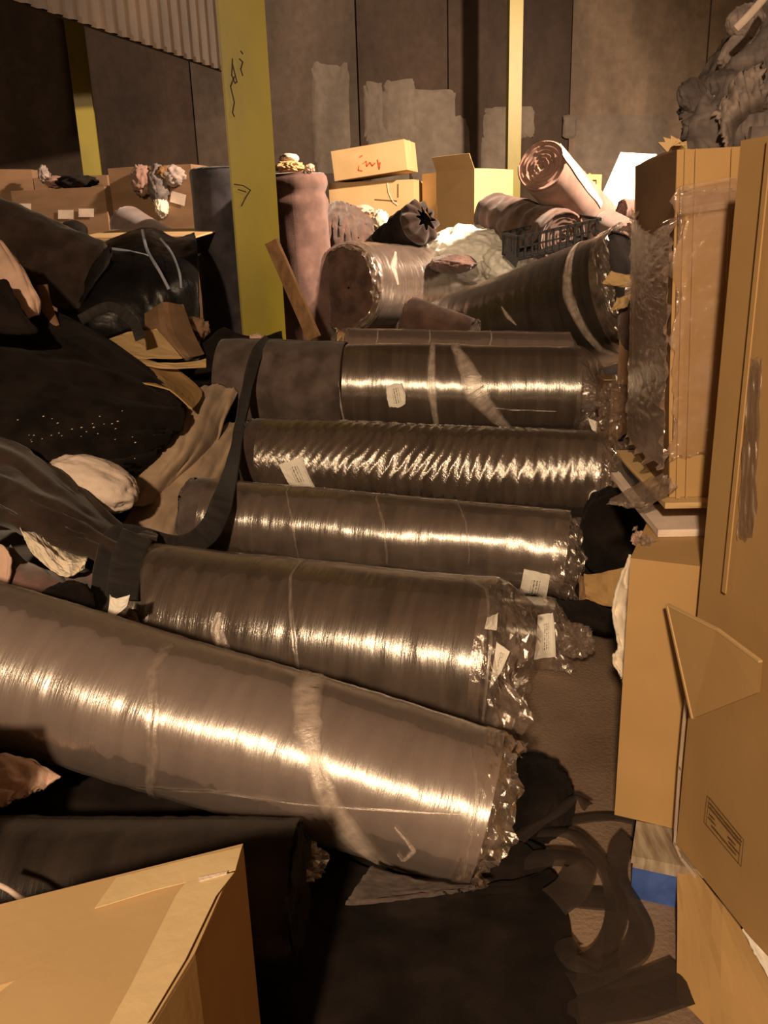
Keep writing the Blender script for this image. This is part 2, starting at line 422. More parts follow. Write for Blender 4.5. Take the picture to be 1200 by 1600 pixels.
def ribbon(name, pts, width, mat, twist=None, thick=.003, parent=None, n=14, wave=0, flat=False, **k):
    P = [resolve(p) for p in pts]; N = n*(len(P)-1); V, Fc, UVs = [], [], []; L = 0; prev = None; W = 5
    for i in range(N+1):
        t = i/N; p = cr1(P, t); q = cr1(P, min(t+.01, 1)); q0 = cr1(P, max(t-.01, 0)); d = (q-q0).normalized()
        if prev: L += (p-prev).length
        prev = p
        nrm = Vector((0, 0, 1)) if flat else (CAM-p).normalized()
        side = d.cross(nrm).normalized()
        if twist:
            ang = cr1([Vector((x, 0, 0)) for x in twist], t).x
            side = (side*math.cos(ang)+nrm*math.sin(ang)).normalized()
        for j in range(W+1):
            s = (j/W-.5)
            v = p+side*(s*width*(1+.12*noise.noise(Vector((L*9, 1, 2)))))+nrm*(.006*math.cos(s*PI)+wave*noise.noise(Vector((L*12, s*3, 7))))
            v.z = max(v.z, .006); V.append(v); UVs.append((L, s*width))
    for i in range(N):
        for j in range(W):
            a = i*(W+1)+j; Fc.append((a, a+W+1, a+W+2, a+1))
    return mk(name, V, Fc, M[mat], parent, UVs, solid=thick, **k)
def slab(O, X, Y, Z, n=(6, 6), bulge=0, seed=0):
    """closed box from corner O with edge vectors X, Y, Z; wavy by noise"""
    O, X, Y, Z = map(Vector, (O, X, Y, Z)); V, Fc = [], []
    faces = [(O, X, Z, -Y), (O+Y+X, -X, Z, Y), (O+Y, -Y, Z, -X), (O+X, Y, Z, X), (O+Z, X, Y, Z), (O+Y, X, -Y, -Z)]
    for k, (o, a, b, nn) in enumerate(faces):
        nn = nn.normalized(); base = len(V); N, Mm = n
        for i in range(Mm+1):
            for j in range(N+1):
                s, t = j/N, i/Mm; p = o+a*s+b*t
                if bulge:
                    p = p+nn*bulge*math.sin(PI*s)*math.sin(PI*t)*(.6+.8*noise.noise(Vector((s*2+seed, t*2, k))))
                V.append(p)
        for i in range(Mm):
            for j in range(N):
                q = base+i*(N+1)+j; Fc.append((q, q+1, q+N+2, q+N+1))
    return V, Fc
def bars(list_of, name, mat, parent=None, **k):
    V, Fc = [], []
    for b in list_of:
        v, f = slab(*b, n=(1, 1)); o = len(V); V += v; Fc += [tuple(i+o for i in q) for q in f]
    return mk(name, V, Fc, M[mat], parent, smooth=False, **k)
def carton(name, A, B, h, d, label, cat='carton', mat='card', group=None, open_=False, flaps=(), tape=True, tilt=0, bulge=.006, seed=0, zbase=None):
    """front edge runs A -> B (same height), goes d away from the camera; h tall"""
    A = Vector(A); B = Vector(B); B.z = A.z
    X = B-A; dn = Vector((-X.y, X.x, 0)).normalized()
    if dn.dot(A-Vector((0, 0, A.z))) < 0: dn = -dn
    Yv = dn*d; Z = Vector((0, 0, h))
    if tilt:
        q = Matrix.Rotation(tilt, 3, dn); X = q @ X; Z = q @ Z
    if zbase is not None: A = A+Z*((zbase-A.z)/Z.z); Z = Z*((A.z+0) and 1)
    root = thing(name, A+X/2+Yv/2, label, cat, group)
    if not open_:
        v, f = slab(A, X, Yv, Z, (8, 8), bulge, seed); mk('body', v, f, M[mat], root, smooth=False)
    else:
        th = .006; xn, yn = X.normalized()*th, dn*th
        for nm, o, a, b in (('side_panel', A, X, yn), ('side_panel', A+Yv-yn, X, yn), ('side_panel', A+yn, xn, Yv-2*yn), ('side_panel', A+X-xn+yn, xn, Yv-2*yn)):
            v, f = slab(o, a, b, Z, (6, 6), bulge*.5, seed+len(nm)); mk(nm, v, f, M[mat], root, smooth=False)
        v, f = slab(A+xn+yn, X-2*xn, Yv-2*yn, Vector((0, 0, th)), (1, 1)); mk('bottom_panel', v, f, M[mat], root, smooth=False)
    for side, ln, ang in flaps:      # side: f r b l; ang from vertical, outwards positive
        o, e, outw = {'f': (A, X, -dn), 'b': (A+Yv, X, dn), 'l': (A, Yv, -X.normalized()), 'r': (A+X, Yv, X.normalized())}[side]
        o = o+Z; fv = Z.normalized()*math.cos(ang)*ln+outw*math.sin(ang)*ln
        nn = e.cross(fv).normalized()*.005
        v, f = slab(o+e*.01, e*.98, nn, fv, (5, 3), .004, seed+ln); mk('flap', v, f, M[mat], root, smooth=False)
    if tape and not open_:
        v, f = slab(A+Z+Yv*.46+Vector((0, 0, bulge*1.3)), X, Yv*.08, Vector((0, 0, .001)), (4, 1)); mk('tape', v, f, M['tape'], root)
        v, f = slab(A+Yv*.46+X+Z*.7, X.normalized()*.002+Z*.001, Yv*.08, Z*.31, (1, 1)); mk('tape', v, f, M['tape'], root)
    return root, A, X, Yv, Z
def strokes(name, P0, nrm, lines, width, mat, parent, off=.004):
    """thin flat marks lying on the plane through P0"""
    nrm = Vector(nrm).normalized()
    if nrm.dot(CAM-Vector(P0)) < 0: nrm = -nrm
    V, Fc = [], []
    for ln in lines:
        pts = []
        for px, py in ln:
            d = ray(px, py); t = (Vector(P0)-CAM).dot(nrm)/d.dot(nrm); pts.append(CAM+d*t+nrm*off)
        for a, b in zip(pts, pts[1:]):
            s = (b-a).cross(nrm).normalized()*width/2; o = len(V)
            e = (b-a).normalized()*width*.3
            V += [a-s-e, a+s-e, b+s+e, b-s+e]; Fc.append((o, o+1, o+2, o+3))
    return mk(name, V, Fc, M[mat], parent, smooth=False)

# ================================================================== THE SETTING
def struct(name, verts, faces, mat, smooth=False, **k):
    return mk(name, verts, faces, M[mat] if isinstance(mat, str) else mat, smooth=smooth, kind='structure', **k)
# floor
fm, nt, p = base_mat('dusty_concrete_floor')
n1 = node(nt, 'ShaderNodeTexNoise'); n1.inputs['Scale'].default_value = 2.2; n1.inputs['Detail'].default_value = 8
n2 = node(nt, 'ShaderNodeTexNoise'); n2.inputs['Scale'].default_value = 90; n2.inputs['Detail'].default_value = 3
tc = node(nt, 'ShaderNodeTexCoord'); nt.links.new(tc.outputs['Object'], n1.inputs['Vector']); nt.links.new(tc.outputs['Object'], n2.inputs['Vector'])
cr = node(nt, 'ShaderNodeValToRGB'); cr.color_ramp.elements[0].position = .35; cr.color_ramp.elements[1].position = .68
cr.color_ramp.elements[0].color = (.18, .12, .085, 1); cr.color_ramp.elements[1].color = (.30, .21, .15, 1)
nt.links.new(n1.outputs['Fac'], cr.inputs[0]); nt.links.new(cr.outputs[0], p.inputs['Base Color'])
mr = node(nt, 'ShaderNodeMapRange'); mr.inputs['From Min'].default_value = .40; mr.inputs['From Max'].default_value = .62; mr.inputs['To Min'].default_value = .30; mr.inputs['To Max'].default_value = .75
nt.links.new(n2.outputs['Fac'], mr.inputs['Value']); nt.links.new(mr.outputs[0], p.inputs['Roughness'])
bp = node(nt, 'ShaderNodeBump'); bp.inputs['Strength'].default_value = .5; bp.inputs['Distance'].default_value = .006
nt.links.new(n2.outputs['Fac'], bp.inputs['Height']); nt.links.new(bp.outputs[0], p.inputs['Normal'])
v, f = slab((-9, -5, -.1), (18, 0, 0), (0, 20, 0), (0, 0, .1), (2, 2)); struct('floor', v, f, fm)
# concrete walls: joint-separated tilt-up panels
def wall_mat(name, c1, c2):
    m, nt, p = base_mat(name)
    n = node(nt, 'ShaderNodeTexNoise'); n.inputs['Scale'].default_value = 1; n.inputs['Detail'].default_value = 8; n.inputs['Roughness'].default_value = .6
    nt.links.new(coords(nt, False, (.9, .9, .35)), n.inputs['Vector'])
    c = node(nt, 'ShaderNodeValToRGB'); c.color_ramp.elements[0].position = .38; c.color_ramp.elements[1].position = .62
    c.color_ramp.elements[0].color = (*c1, 1); c.color_ramp.elements[1].color = (*c2, 1)
    nt.links.new(n.outputs['Fac'], c.inputs[0])
    b = node(nt, 'ShaderNodeTexNoise'); b.inputs['Scale'].default_value = 9; b.inputs['Detail'].default_value = 8
    tc = node(nt, 'ShaderNodeTexCoord'); nt.links.new(tc.outputs['Object'], b.inputs['Vector'])
    mm = node(nt, 'ShaderNodeMix', data_type='RGBA', blend_type='MULTIPLY'); mm.inputs[0].default_value = .5
    nt.links.new(c.outputs[0], mm.inputs[6]); nt.links.new(b.outputs['Fac'], mm.inputs[7]); nt.links.new(mm.outputs[2], p.inputs['Base Color'])
    bp = node(nt, 'ShaderNodeBump'); bp.inputs['Strength'].default_value = .6; bp.inputs['Distance'].default_value = .02
    nt.links.new(b.outputs['Fac'], bp.inputs['Height']); nt.links.new(bp.outputs[0], p.inputs['Normal']); p.inputs['Roughness'].default_value = .9
    return m
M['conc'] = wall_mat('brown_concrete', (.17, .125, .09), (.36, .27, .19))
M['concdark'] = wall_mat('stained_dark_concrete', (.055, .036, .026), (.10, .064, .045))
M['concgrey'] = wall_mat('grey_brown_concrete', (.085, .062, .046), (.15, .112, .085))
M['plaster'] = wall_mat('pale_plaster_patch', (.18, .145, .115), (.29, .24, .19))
WY = 14.0
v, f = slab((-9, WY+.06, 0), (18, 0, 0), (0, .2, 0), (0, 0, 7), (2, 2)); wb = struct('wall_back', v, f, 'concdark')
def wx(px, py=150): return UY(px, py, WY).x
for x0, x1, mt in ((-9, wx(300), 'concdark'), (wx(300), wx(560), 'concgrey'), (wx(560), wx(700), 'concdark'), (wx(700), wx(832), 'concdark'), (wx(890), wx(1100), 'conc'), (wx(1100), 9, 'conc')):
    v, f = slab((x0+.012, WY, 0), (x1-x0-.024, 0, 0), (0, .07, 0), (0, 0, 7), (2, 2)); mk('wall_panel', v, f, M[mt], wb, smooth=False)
# pale patches trowelled over the wall, raised a little
def patch(px0, py0, px1, py1, seed):
    a = UY(px0, py0, WY); b = UY(px1, py1, WY); cx, cz = (a.x+b.x)/2, (a.z+b.z)/2; rx, rz = abs(b.x-a.x)/2, abs(a.z-b.z)/2
    V, Fc = [], []; n = 72; K = 5
    for k in range(K+1):
        q = 1-k/K
        for j in range(n):
            t = 2*PI*j/n; c, s = math.cos(t), math.sin(t)
            e = .30; X = math.copysign(abs(c)**e, c); Z = math.copysign(abs(s)**e, s)
            m = 1+.12*fbm(c*2.4+seed, s*2.4, seed, 4)
            dep = .0 if k == 0 else .035+.012*noise.noise(Vector((X*q*3+seed, Z*q*5, 1)))
            V.append((cx+X*rx*q*m, WY-dep, cz+Z*rz*q*m))
    for k in range(K):
        for j in range(n):
            Fc.append((k*n+j, k*n+(j+1) % n, (k+1)*n+(j+1) % n, (k+1)*n+j))
    Fc.append(tuple(K*n+j for j in range(n)))
    mk('plaster_patch', V, Fc, M['plaster'], wb)
for i, q in enumerate(((485, 96, 550, 270), (566, 128, 600, 220), (597, 126, 652, 230), (640, 140, 712, 205), (640, 185, 733, 290), (756, 168, 835, 215), (752, 205, 800, 300), (880, 180, 900, 215), (900, 185, 1040, 330), (575, 200, 640, 300))):
    patch(*q, i*3.7+1)
v, f = slab((-9.2, -5, 0), (.2, 0, 0), (0, 19.2, 0), (0, 0, 7), (2, 2)); struct('wall_left', v, f, 'concdark')
v, f = slab((9, -5, 0), (.2, 0, 0), (0, 19.2, 0), (0, 0, 7), (2, 2)); struct('wall_right', v, f, 'conc')
v, f = slab((-9, -5.2, 0), (18, 0, 0), (0, .2, 0), (0, 0, 7), (2, 2)); struct('wall_front', v, f, 'concgrey')
v, f = slab((-9, -5, 7), (18, 0, 0), (0, 19.2, 0), (0, 0, .2), (2, 2)); struct('ceiling', v, f, 'concdark')
# corrugated steel fascia hanging at upper left
M['corr'] = noise_mat('rusty_corrugated_steel', (.035, .023, .015), (.07, .046, .029), .6, (2, 2, 1), False, .3, (30, 30, 6), .003, .4)
a = UZ(-120, -48, 3.3); b = UZ(352, 112, 3.3); V, Fc = [], []; dx = (b-a); L = dx.length; dx.normalize(); nn = Vector((dx.y, -dx.x, 0)); N = int(L/.02)
for i in range(N+1):
    s = i*.02; o = .028*max(-1, min(1, 1.6*math.sin(s*2*PI/.20)))
    for z in (3.3, 7.0):
        q = a+dx*s+nn*o; V.append((q.x, q.y, z))
for i in range(N): Fc.append((2*i, 2*i+2, 2*i+3, 2*i+1))
struct('trim_1', V, Fc, 'corr', solid=.004)
v, f = slab(a+Vector((0, .02, -.0)), dx*L, -nn*.05, Vector((0, 0, .05)), (1, 1)); struct('trim_2', v, f, 'corr')

# steel columns
def column(name, px0, py0, Y, wdt, yaw, label, top=7.0, marks=False):
    c = UY(px0, py0, Y); root = thing(name, (c.x, c.y, 0), label, 'column', 'yellow steel columns')
    X = Vector((math.cos(yaw), math.sin(yaw), 0)); Yv = Vector((-math.sin(yaw), math.cos(yaw), 0)); O = Vector((c.x, c.y, 0)); t = .014*wdt/.24
    for nm, o, x, y in (('flange', O-X*wdt/2-Yv*wdt/2, X*wdt, Yv*t), ('flange', O-X*wdt/2+Yv*(wdt/2-t), X*wdt, Yv*t), ('web', O-X*t/2-Yv*(wdt/2-t), X*t, Yv*(wdt-2*t))):
        v, f = slab(o, x, y, Vector((0, 0, top)), (1, 8), 0); mk(nm, v, f, M['yellow'], root, smooth=False)
    v, f = slab(O-X*wdt*.7-Yv*wdt*.7, X*wdt*1.4, Yv*wdt*1.4, Vector((0, 0, .02)), (1, 1)); mk('base_plate', v, f, M['yellow'], root, smooth=False)
    return root, O-Yv*wdt/2, Yv
rt, P0, nn = column('steel_column', 396, 300, 5.4, .25, R(11), 'broad yellow steel column with black scrawls in the middle of the heap')
strokes('marker_scrawl', P0, nn, [[(374, 92), (379, 97), (376, 108), (379, 118)], [(363, 92), (362, 118), (367, 130), (370, 128), (363, 100)], [(366, 120), (360, 135), (366, 160), (363, 176), (366, 182)], [(379, 84), (376, 80)]], .007, 'ink', rt)
strokes('marker_scrawl', P0, nn, [[(366, 288), (380, 290), (391, 297), (383, 310), (377, 322)], [(372, 296), (384, 300)]], .006, 'ink', rt)
column('steel_column', 131, 160, 11.5, .21, R(14), 'far yellow steel column at upper left, fading into dark at the top')
column('steel_column', 803, 150, 12.2, .17, R(3), 'thin far yellow steel column right of the cartons')

# ================================================================== WRAPPED ROLLS (front to back)
GR = 'film-wrapped felt rolls lying in a row'
def felt_roll(A, B, rA, rB, label, mat='charcoal', fl='film_mid', t0=0.0, t1=1.0, sag=0, name='felt_roll', endA='round', endB='round', disp=None, fdisp=None, tailB=None, tailA=None, group=GR, bevel=.03):
    rl = Roll(A, B, rA, rB, sag)
    base = (rl.A+rl.B)/2; base.z = min(rl.A.z-rA, rl.B.z-rB)
    root = thing(name, base, label, 'roll', group)
    v, f, uv = shell(rl, 0, 1, 0, 80, .025, disp, endA, endB, bevel); mk('felt', v, f, M[mat], root, uv)
    if fl:
        v, f, uv = shell(rl, t0, t1, .006, 96, .008, fdisp or wrinkle(.0025, 14, rl.k)); mk('film_wrap', v, f, M[fl], root, uv)
    if tailB: tail(rl, root, 'B', **tailB)
    if tailA: tail(rl, root, 'A', **tailA)
    return rl, root
# 1 nearest, cloudy film
A = UY(-170, 985, 1.93); B = UY(758, 1264, 1.62)
r1, o1 = felt_roll(A, B, .178, .168, 'foremost felt roll in cloudy film, slanting up to the left edge of the frame', 'greyfelt', 'film_haze', bevel=.05,
    fdisp=wrinkle(.002, 20, 3, .0012), tailB=dict(length=.055, flare=-.02, seed=4, start=.04, droop=.0, close=.12))
band(r1, o1, 'film_band', [(478, 1082), (480, 1130), (490, 1180), (510, 1240), (550, 1300), (612, 1362)], [.07, .065, .04, .055, .07, .055], 'film_band', ends=(0, -.5, .1, .6))
band(r1, o1, 'film_crease', [(238, 1050), (242, 1110), (243, 1180), (240, 1245)], [.03, .03, .03, .02], 'film_crease', ends=(0, -.5, .02, .5))
band(r1, o1, 'film_crease', [(215, 1225), (330, 1235), (450, 1252), (600, 1262), (735, 1272)], [.004, .006, .007, .005, .004], 'film_crease', off=.009)
band(r1, o1, 'film_scuff', [(618, 1288), (632, 1304), (648, 1325), (630, 1342), (622, 1330)], [.004, .010, .012, .008, .004], 'film_band', off=.009)
band(r1, o1, 'film_crease', [(733, 1170), (745, 1235), (738, 1300), (725, 1362)], [.006, .01, .006, .008], 'film_crease', off=.01)
# 3 big one behind it
A = UY(232, 962, 2.60); B = UY(768, 1035, 2.30)
r3, o3 = felt_roll(A, B, .235, .245, 'thick smooth felt roll directly behind the foremost cloudy one', 'charcoal', 'film_mid',
    tailB=dict(length=.13, flare=.02, seed=9, start=.03, droop=.05), bevel=.05)
band(r3, o3, 'film_scuff', [(344, 958), (340, 985), (350, 1012), (372, 1032)], [.02, .04, .05, .02], 'film_band', off=.011)
band(r3, o3, 'film_crease', [(455, 905), (462, 1000), (468, 1040)], [.012, .02, .012], 'film_crease', ends=(0, -.5, 0, .3))
band(r3, o3, 'film_crease', [(722, 905), (760, 925), (768, 1000), (760, 1080), (755, 1130)], [.02, .012, .01, .01, .01], 'film_crease', off=.011)
def loose_paper(parent, quad, mat='label', name='paper_label', n=(8, 8), amp=.004):
    return sheet(name, [[quad[0], quad[1]], [quad[3], quad[2]]], mat, n, amp, 2, .0012, parent, smooth=False)
loose_paper(o3, [(776, 1003, 2.10), (797, 1018, 2.08), (783, 1050, 2.07), (765, 1076, 2.08)])
loose_paper(o3, [(762, 965, 2.12), (778, 958, 2.16), (776, 985, 2.14), (757, 983, 2.12)], 'paper', 'paper_scrap')
# 5 thin one on the floor in the gap
A = UY(470, 962, 2.92); B = UY(862, 990, 2.80)
r5, o5 = felt_roll(A, B, .125, .125, 'thin felt roll on the floor in the gap, only its labelled end showing', 'charcoal', 'film_mid', tailB=dict(length=.07, flare=.0, seed=13, start=.04, droop=.03))
label_on(r5, o5, [(840, 963), (863, 961), (868, 1022), (834, 1027)])
# 4
A = UY(300, 806, 3.32); B = UY(885, 866, 2.98)
r4, o4 = felt_roll(A, B, .158, .152, 'long felt roll with a bare left end, third from the front', 'greyfelt', 'film_mid', t0=.06,
    tailB=dict(length=.07, flare=.02, seed=22, start=.05, droop=.03))
label_on(r4, o4, [(819, 888), (860, 896), (852, 938), (810, 932)])
for x0, wd in ((448, .008), (588, .01), (716, .006)):
    band(r4, o4, 'film_crease', [(x0, 772+(x0-450)*.08), (x0+12, 820), (x0+18, 862)], [wd, wd*1.4, wd], 'film_crease', ends=(0, -.4, 0, .3))
# 6 finely wrinkled
A = UY(392, 712, 3.82); B = UY(935, 742, 3.50)
def wr6(t, a): return .0065*max(0, math.sin((t*r6len*150)+a*(16-14*t)+5*fbm(t*5, a, 1, 3)))**3*(.35+.65*math.exp(-((t-.52)/.22)**2))+.002*fbm(t*30, a*2, 4, 3)
r6len = (B-A).length
r6, o6 = felt_roll(A, B, .172, .178, 'felt roll in finely wrinkled film with a white label at its left end', 'charcoal', 'film_crinkle', t0=.05,
    fdisp=wr6, tailB=dict(length=.11, flare=.0, seed=31, start=.02, droop=.03, close=.25))
label_on(r6, o6, [(437, 725), (474, 714), (494, 757), (456, 757)], curl=.004)
label_on(r6, o6, [(918, 756), (941, 760), (946, 790), (908, 806)], cut=.25, off=.02)
# 7
A = UY(352, 603, 4.35); B = UY(900, 612, 4.15)
r7, o7 = felt_roll(A, B, .215, .215, 'felt roll half bare felt, half shiny film, topmost of the row', 'darkbrown', 'film_mid', t0=.36,
    tailB=dict(length=.20, flare=-.03, seed=41, start=.02, droop=.08, close=.25))
v, f, uv = shell(r7, .0, .355, .014, 72, .02, wrinkle(.008, 6, 5)); mk('fabric_sleeve', v, f, M['greyfelt'], o7, uv, solid=.008)
label_on(r7, o7, [(598, 602), (632, 592), (642, 634), (606, 640)], cut=.2, off=.018)
band(r7, o7, 'film_band', [(676, 545), (674, 600), (682, 658)], [.03, .045, .03], 'film_band', ends=(0, -.4, 0, .4))
band(r7, o7, 'film_band', [(712, 548), (735, 590), (742, 612), (765, 640), (795, 668)], [.05, .10, .11, .08, .05], 'film_band', ends=(0, -.4, .1, .3))
band(r7, o7, 'film_edge', [(535, 545), (529, 600), (540, 662)], [.012, .012, .012], 'film_band', off=.012, ends=(0, -.4, 0, .4))
band(r7, o7, 'film_crease', [(770, 636), (800, 640), (870, 642)], [.006, .008, .005], 'film_crease')
# 8
A = UY(540, 565, 4.72); B = UY(885, 572, 4.72)
r8, o8 = felt_roll(A, B, .175, .175, 'felt roll mostly hidden, its pale top showing behind the topmost roll of the row', 'pinkbrown', 'film_haze',
    tailB=dict(length=.16, flare=-.05, seed=51, start=.02, droop=.12, close=.2), tailA=dict(length=.10, flare=0, seed=52, start=.02))
for x0 in (590, 672, 768):
    band(r8, o8, 'film_edge', [(x0, 530), (x0-4, 545)], [.010, .010], 'film_band', ends=(0, -.5, 0, .5))
# 14 the big leaning one
A = UY(668, 562, 6.05); B = UY(985, 458, 5.15)
r14, o14 = felt_roll(A, B, .35, .372, 'huge dark film-wrapped roll leaning up to the right behind the row', 'black', 'film_thin', group=None,
    tailB=dict(length=.10, flare=.03, seed=61, start=.06, droop=.0))
band(r14, o14, 'film_band', [(905, 375), (888, 420), (888, 460), (905, 500), (940, 545)], [.03, .06, .07, .06, .05], 'film_band', ends=(0, -.4, .1, .4))
band(r14, o14, 'film_scuff', [(785, 480), (795, 495), (808, 508)], [.01, .03, .01], 'film_band')
# 13 with its open end to the left
A = UY(541, 450, 6.1); B = UY(800, 448, 7.9)
r13, o13 = felt_roll(A, B, .30, .29, 'film-wrapped roll with its coiled open end turned to the upright carpet roll', 'darkcarpet', 'film_mid', group=None, endA='spiral',
    fdisp=wrinkle(.004, 18, 8, .004), tailA=dict(length=.04, flare=-.02, seed=71, start=.03, droop=0, close=.12))
band(r13, o13, 'film_band', [(617, 395), (612, 420), (620, 445)], [.02, .06, .03], 'film_band')
# 15 small brown
A = UY(640, 497, 5.15); B = UY(738, 527, 4.95)
r15, o15 = felt_roll(A, B, .125, .11, 'short bare brown felt roll lying before the huge leaning roll', 'darkcarpet', None, group=None, disp=wrinkle(.008, 4, 2))
# 2 dark wrapped one under the foremost
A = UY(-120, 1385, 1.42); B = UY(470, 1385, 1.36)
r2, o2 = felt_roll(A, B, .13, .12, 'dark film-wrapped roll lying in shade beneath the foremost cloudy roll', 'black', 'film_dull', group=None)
c = UY(445, 1350, 1.46); s_ = mpp(c)
lump('film_scrap', c, (62*s_, 40*s_, 34*s_), 'film_tail', amp=.4, fr=2, sub=4, seed=77, smooth=False, label='bunched clear film glinting under the middle of the foremost roll', cat='film')

# ================================================================== CARPET ROLLS
def bare_roll(A, B, rA, rB, label, mat, name='carpet_roll', endA='spiral', endB='spiral', disp=None, group=None, sag=0):
    return felt_roll(A, B, rA, rB, label, mat, None, name=name, endA=endA, endB=endB, disp=disp, group=group, sag=sag)
# upright pair behind the column
c = UY(466, 300, 6.3)
def up_d(t, a): return .012*math.exp(-((t-.965)/.02)**2)+.010*math.exp(-((t-.90)/.02)**2)-.012*math.exp(-((t-.93)/.015)**2)+.01*fbm(t*4, math.cos(a), math.sin(a), 3)
ru, ou = bare_roll((c.x+.02, c.y, 0.0), (c.x-.03, c.y, UY(466, 272, 6.3).z), .222, .222, 'mauve carpet roll standing upright beside the broad yellow column', 'pinkbrown', disp=up_d, endA='round')
c = UY(352, 300, 6.5)
ru2, ou2 = bare_roll((c.x, c.y, 0.0), (c.x, c.y, UY(352, 263, 6.5).z), .235, .235, 'blue-grey carpet roll standing upright behind the left edge of the broad column', 'bluegrey', endA='round', disp=wrinkle(.008, 3, 2))
# pink one propped at an angle
A = UY(846, 258, 6.2); B = UY(950, 372, 7.3)
rp, op = bare_roll(A, B, .175, .20, 'pale-backed pink carpet roll propped up with its spiral end showing', 'pinkcarpet', endB='round')
band(rp, op, 'backing_edge', [(878, 232), (905, 270), (940, 320)], [.10, .09, .05], 'backing', off=.006)
# two umber ones lying under it
A = UY(770, 338, 7.1); B = UY(880, 372, 6.2)
rq, oq = bare_roll(A, B, .175, .185, 'umber carpet roll lying in folds under the propped pink one', 'darkcarpet', disp=wrinkle(.02, 5, 3))
A = UY(945, 352, 6.1); B = UY(985, 372, 5.7)
bare_roll(A, B, .10, .10, 'small dark mauve roll wedged right under the foot of the pink roll', 'pinkbrown', endB='round')
A = UY(970, 330, 6.6); B = UY(1060, 335, 6.7)
bare_roll(A, B, .09, .09, 'thin mauve roll lying below the bright white board', 'pinkbrown')
# far left
A = UY(200, 352, 7.4); B = UY(262, 385, 6.6)
rl_, ol_ = bare_roll(A, B, .15, .12, 'short pinkish roll lying in front of the rag-hung carton at left', 'pinkbrown', endA='round')
A = UY(-90, 330, 5.0); B = UY(150, 440, 5.0)
rb, ob = bare_roll(A, B, .20, .22, 'thick dark brown carpet roll sloping down from the left edge of the frame', 'darkbrown', disp=wrinkle(.02, 3, 3), endB='round')

# ================================================================== CARTONS AT THE BACK
def fcart(name, ax, ay, bx, by, Y1, Y2, topy, d, label, floor=False, **k):
    A = UY(ax, ay, Y1); B = UY(bx, by, Y2)
    if floor: A.z = 0.0
    h = UY(ax, topy, Y1).z-A.z
    return carton(name, A, B, h, d, label, **k)
k1 = fcart('carton', 523, 283, 637, 283, 8.7, 8.5, 236, .42, 'tan carton marked in red, tilted on top of another carton', mat='cardlight', tilt=-R(5.5), flaps=())
rt, A, X, Yv, Z = k1
strokes('red_writing', A, Yv, [[(566, 243), (562, 246), (560, 266), (566, 267)], [(566, 256), (572, 252), (573, 260), (578, 254), (582, 259), (586, 255)], [(590, 250), (593, 264), (594, 254)]], .012, 'redink', rt)
k2 = fcart('carton', 518, 382, 648, 382, 8.8, 8.6, 286, .5, 'tan carton lying under the red-marked carton, its string hanging loose', mat='cardlight')
rt, A, X, Yv, Z = k2
strokes('string', A, Yv, [[(606, 286), (608, 300), (614, 314), (622, 320)]], .008, 'whitecloth', rt, off=.01)
strokes('print_marks', A, Yv, [[(586, 312), (620, 314)], [(622, 288), (622, 308)]], .012, 'print', rt)
k2b = fcart('carton', 512, 470, 655, 470, 8.7, 8.5, 384, .6, 'tan carton at the bottom of the far stack, mostly behind dark cloth', mat='card')
carton('carton', (UY(500, 500, 8.75).x, 8.75, 0), (UY(660, 500, 8.6).x, 8.6, 0), UY(515, 474, 8.7).z-.01, .7, 'carton on the floor carrying the far stack, hidden to its top', mat='card')
fcart('carton', 741, 400, 800, 395, 7.75, 8.1, 263, .44, 'tall open carton with a torn rim, right of the red-marked carton', floor=True, mat='cardlight', open_=True, flaps=(('l', .13, .5),), tape=False)
fcart('carton', 661, 370, 690, 370, 8.8, 8.6, 272, .4, 'narrow carton peeping out between the far stack and the torn carton', floor=True, mat='cardlight', tape=False)
k = fcart('carton', 905, 330, 938, 330, 8.8, 9.0, 272, .3, 'small tan carton with a black square mark behind the pink carpet roll', floor=True, mat='cardlight')
strokes('print_mark', k[1], k[3], [[(920, 288), (920, 282), (931, 282), (931, 287)]], .012, 'ink', k[0])
fcart('carton', 878, 330, 912, 330, 9.3, 9.4, 268, .3, 'tan carton end just right of the thin far column', floor=True, mat='cardlight', tape=False)
# white board
bb = [UY(938, 520, 7.0), UY(1024, 520, 7.0), UY(1024, 243, 7.35), UY(968, 240, 7.35), UY(938, 308, 7.3)]
nv = (bb[1]-bb[0]).cross(bb[3]-bb[0]).normalized()*.03
mk('white_board', [p for p in bb]+[p+nv for p in bb], [(0, 1, 2, 3, 4), (9, 8, 7, 6, 5)]+[(i, i+5, (i+1) % 5+5, (i+1) % 5) for i in range(5)], M['whiteboard'], smooth=False, label='bright white foam board with a slanted edge standing behind the wrapped carton stack', cat='board')
# bent star of card on the stack
sc = thing('card_star', UY(1050, 240, 2.25), 'spiky star-shaped piece of pale card just above the carton stack', 'card')
cc = UY(1052, 240, 2.25)
for i, (tx, ty) in enumerate(((1028, 222), (1036, 214), (1048, 211), (1060, 216), (1073, 220), (1076, 236))):
    tip = UY(tx, ty, 2.22); s = (tip-cc).cross(Vector((0, 1, 0))).normalized()*.013
    m_ = cc+(tip-cc)*.45+Vector((0, -.03, 0)); th = Vector((0, .005, 0)); P = [cc-s*.5, cc+s*.5, m_+s, tip, m_-s]
    mk('card_point', P+[p+th for p in P], [(0, 1, 2, 4), (4, 2, 3), (6, 5, 9, 7), (7, 9, 8), (0, 5, 6, 1), (1, 6, 7, 2), (2, 7, 8, 3), (3, 8, 9, 4), (4, 9, 5, 0)], M['cardlight'], sc, smooth=False)

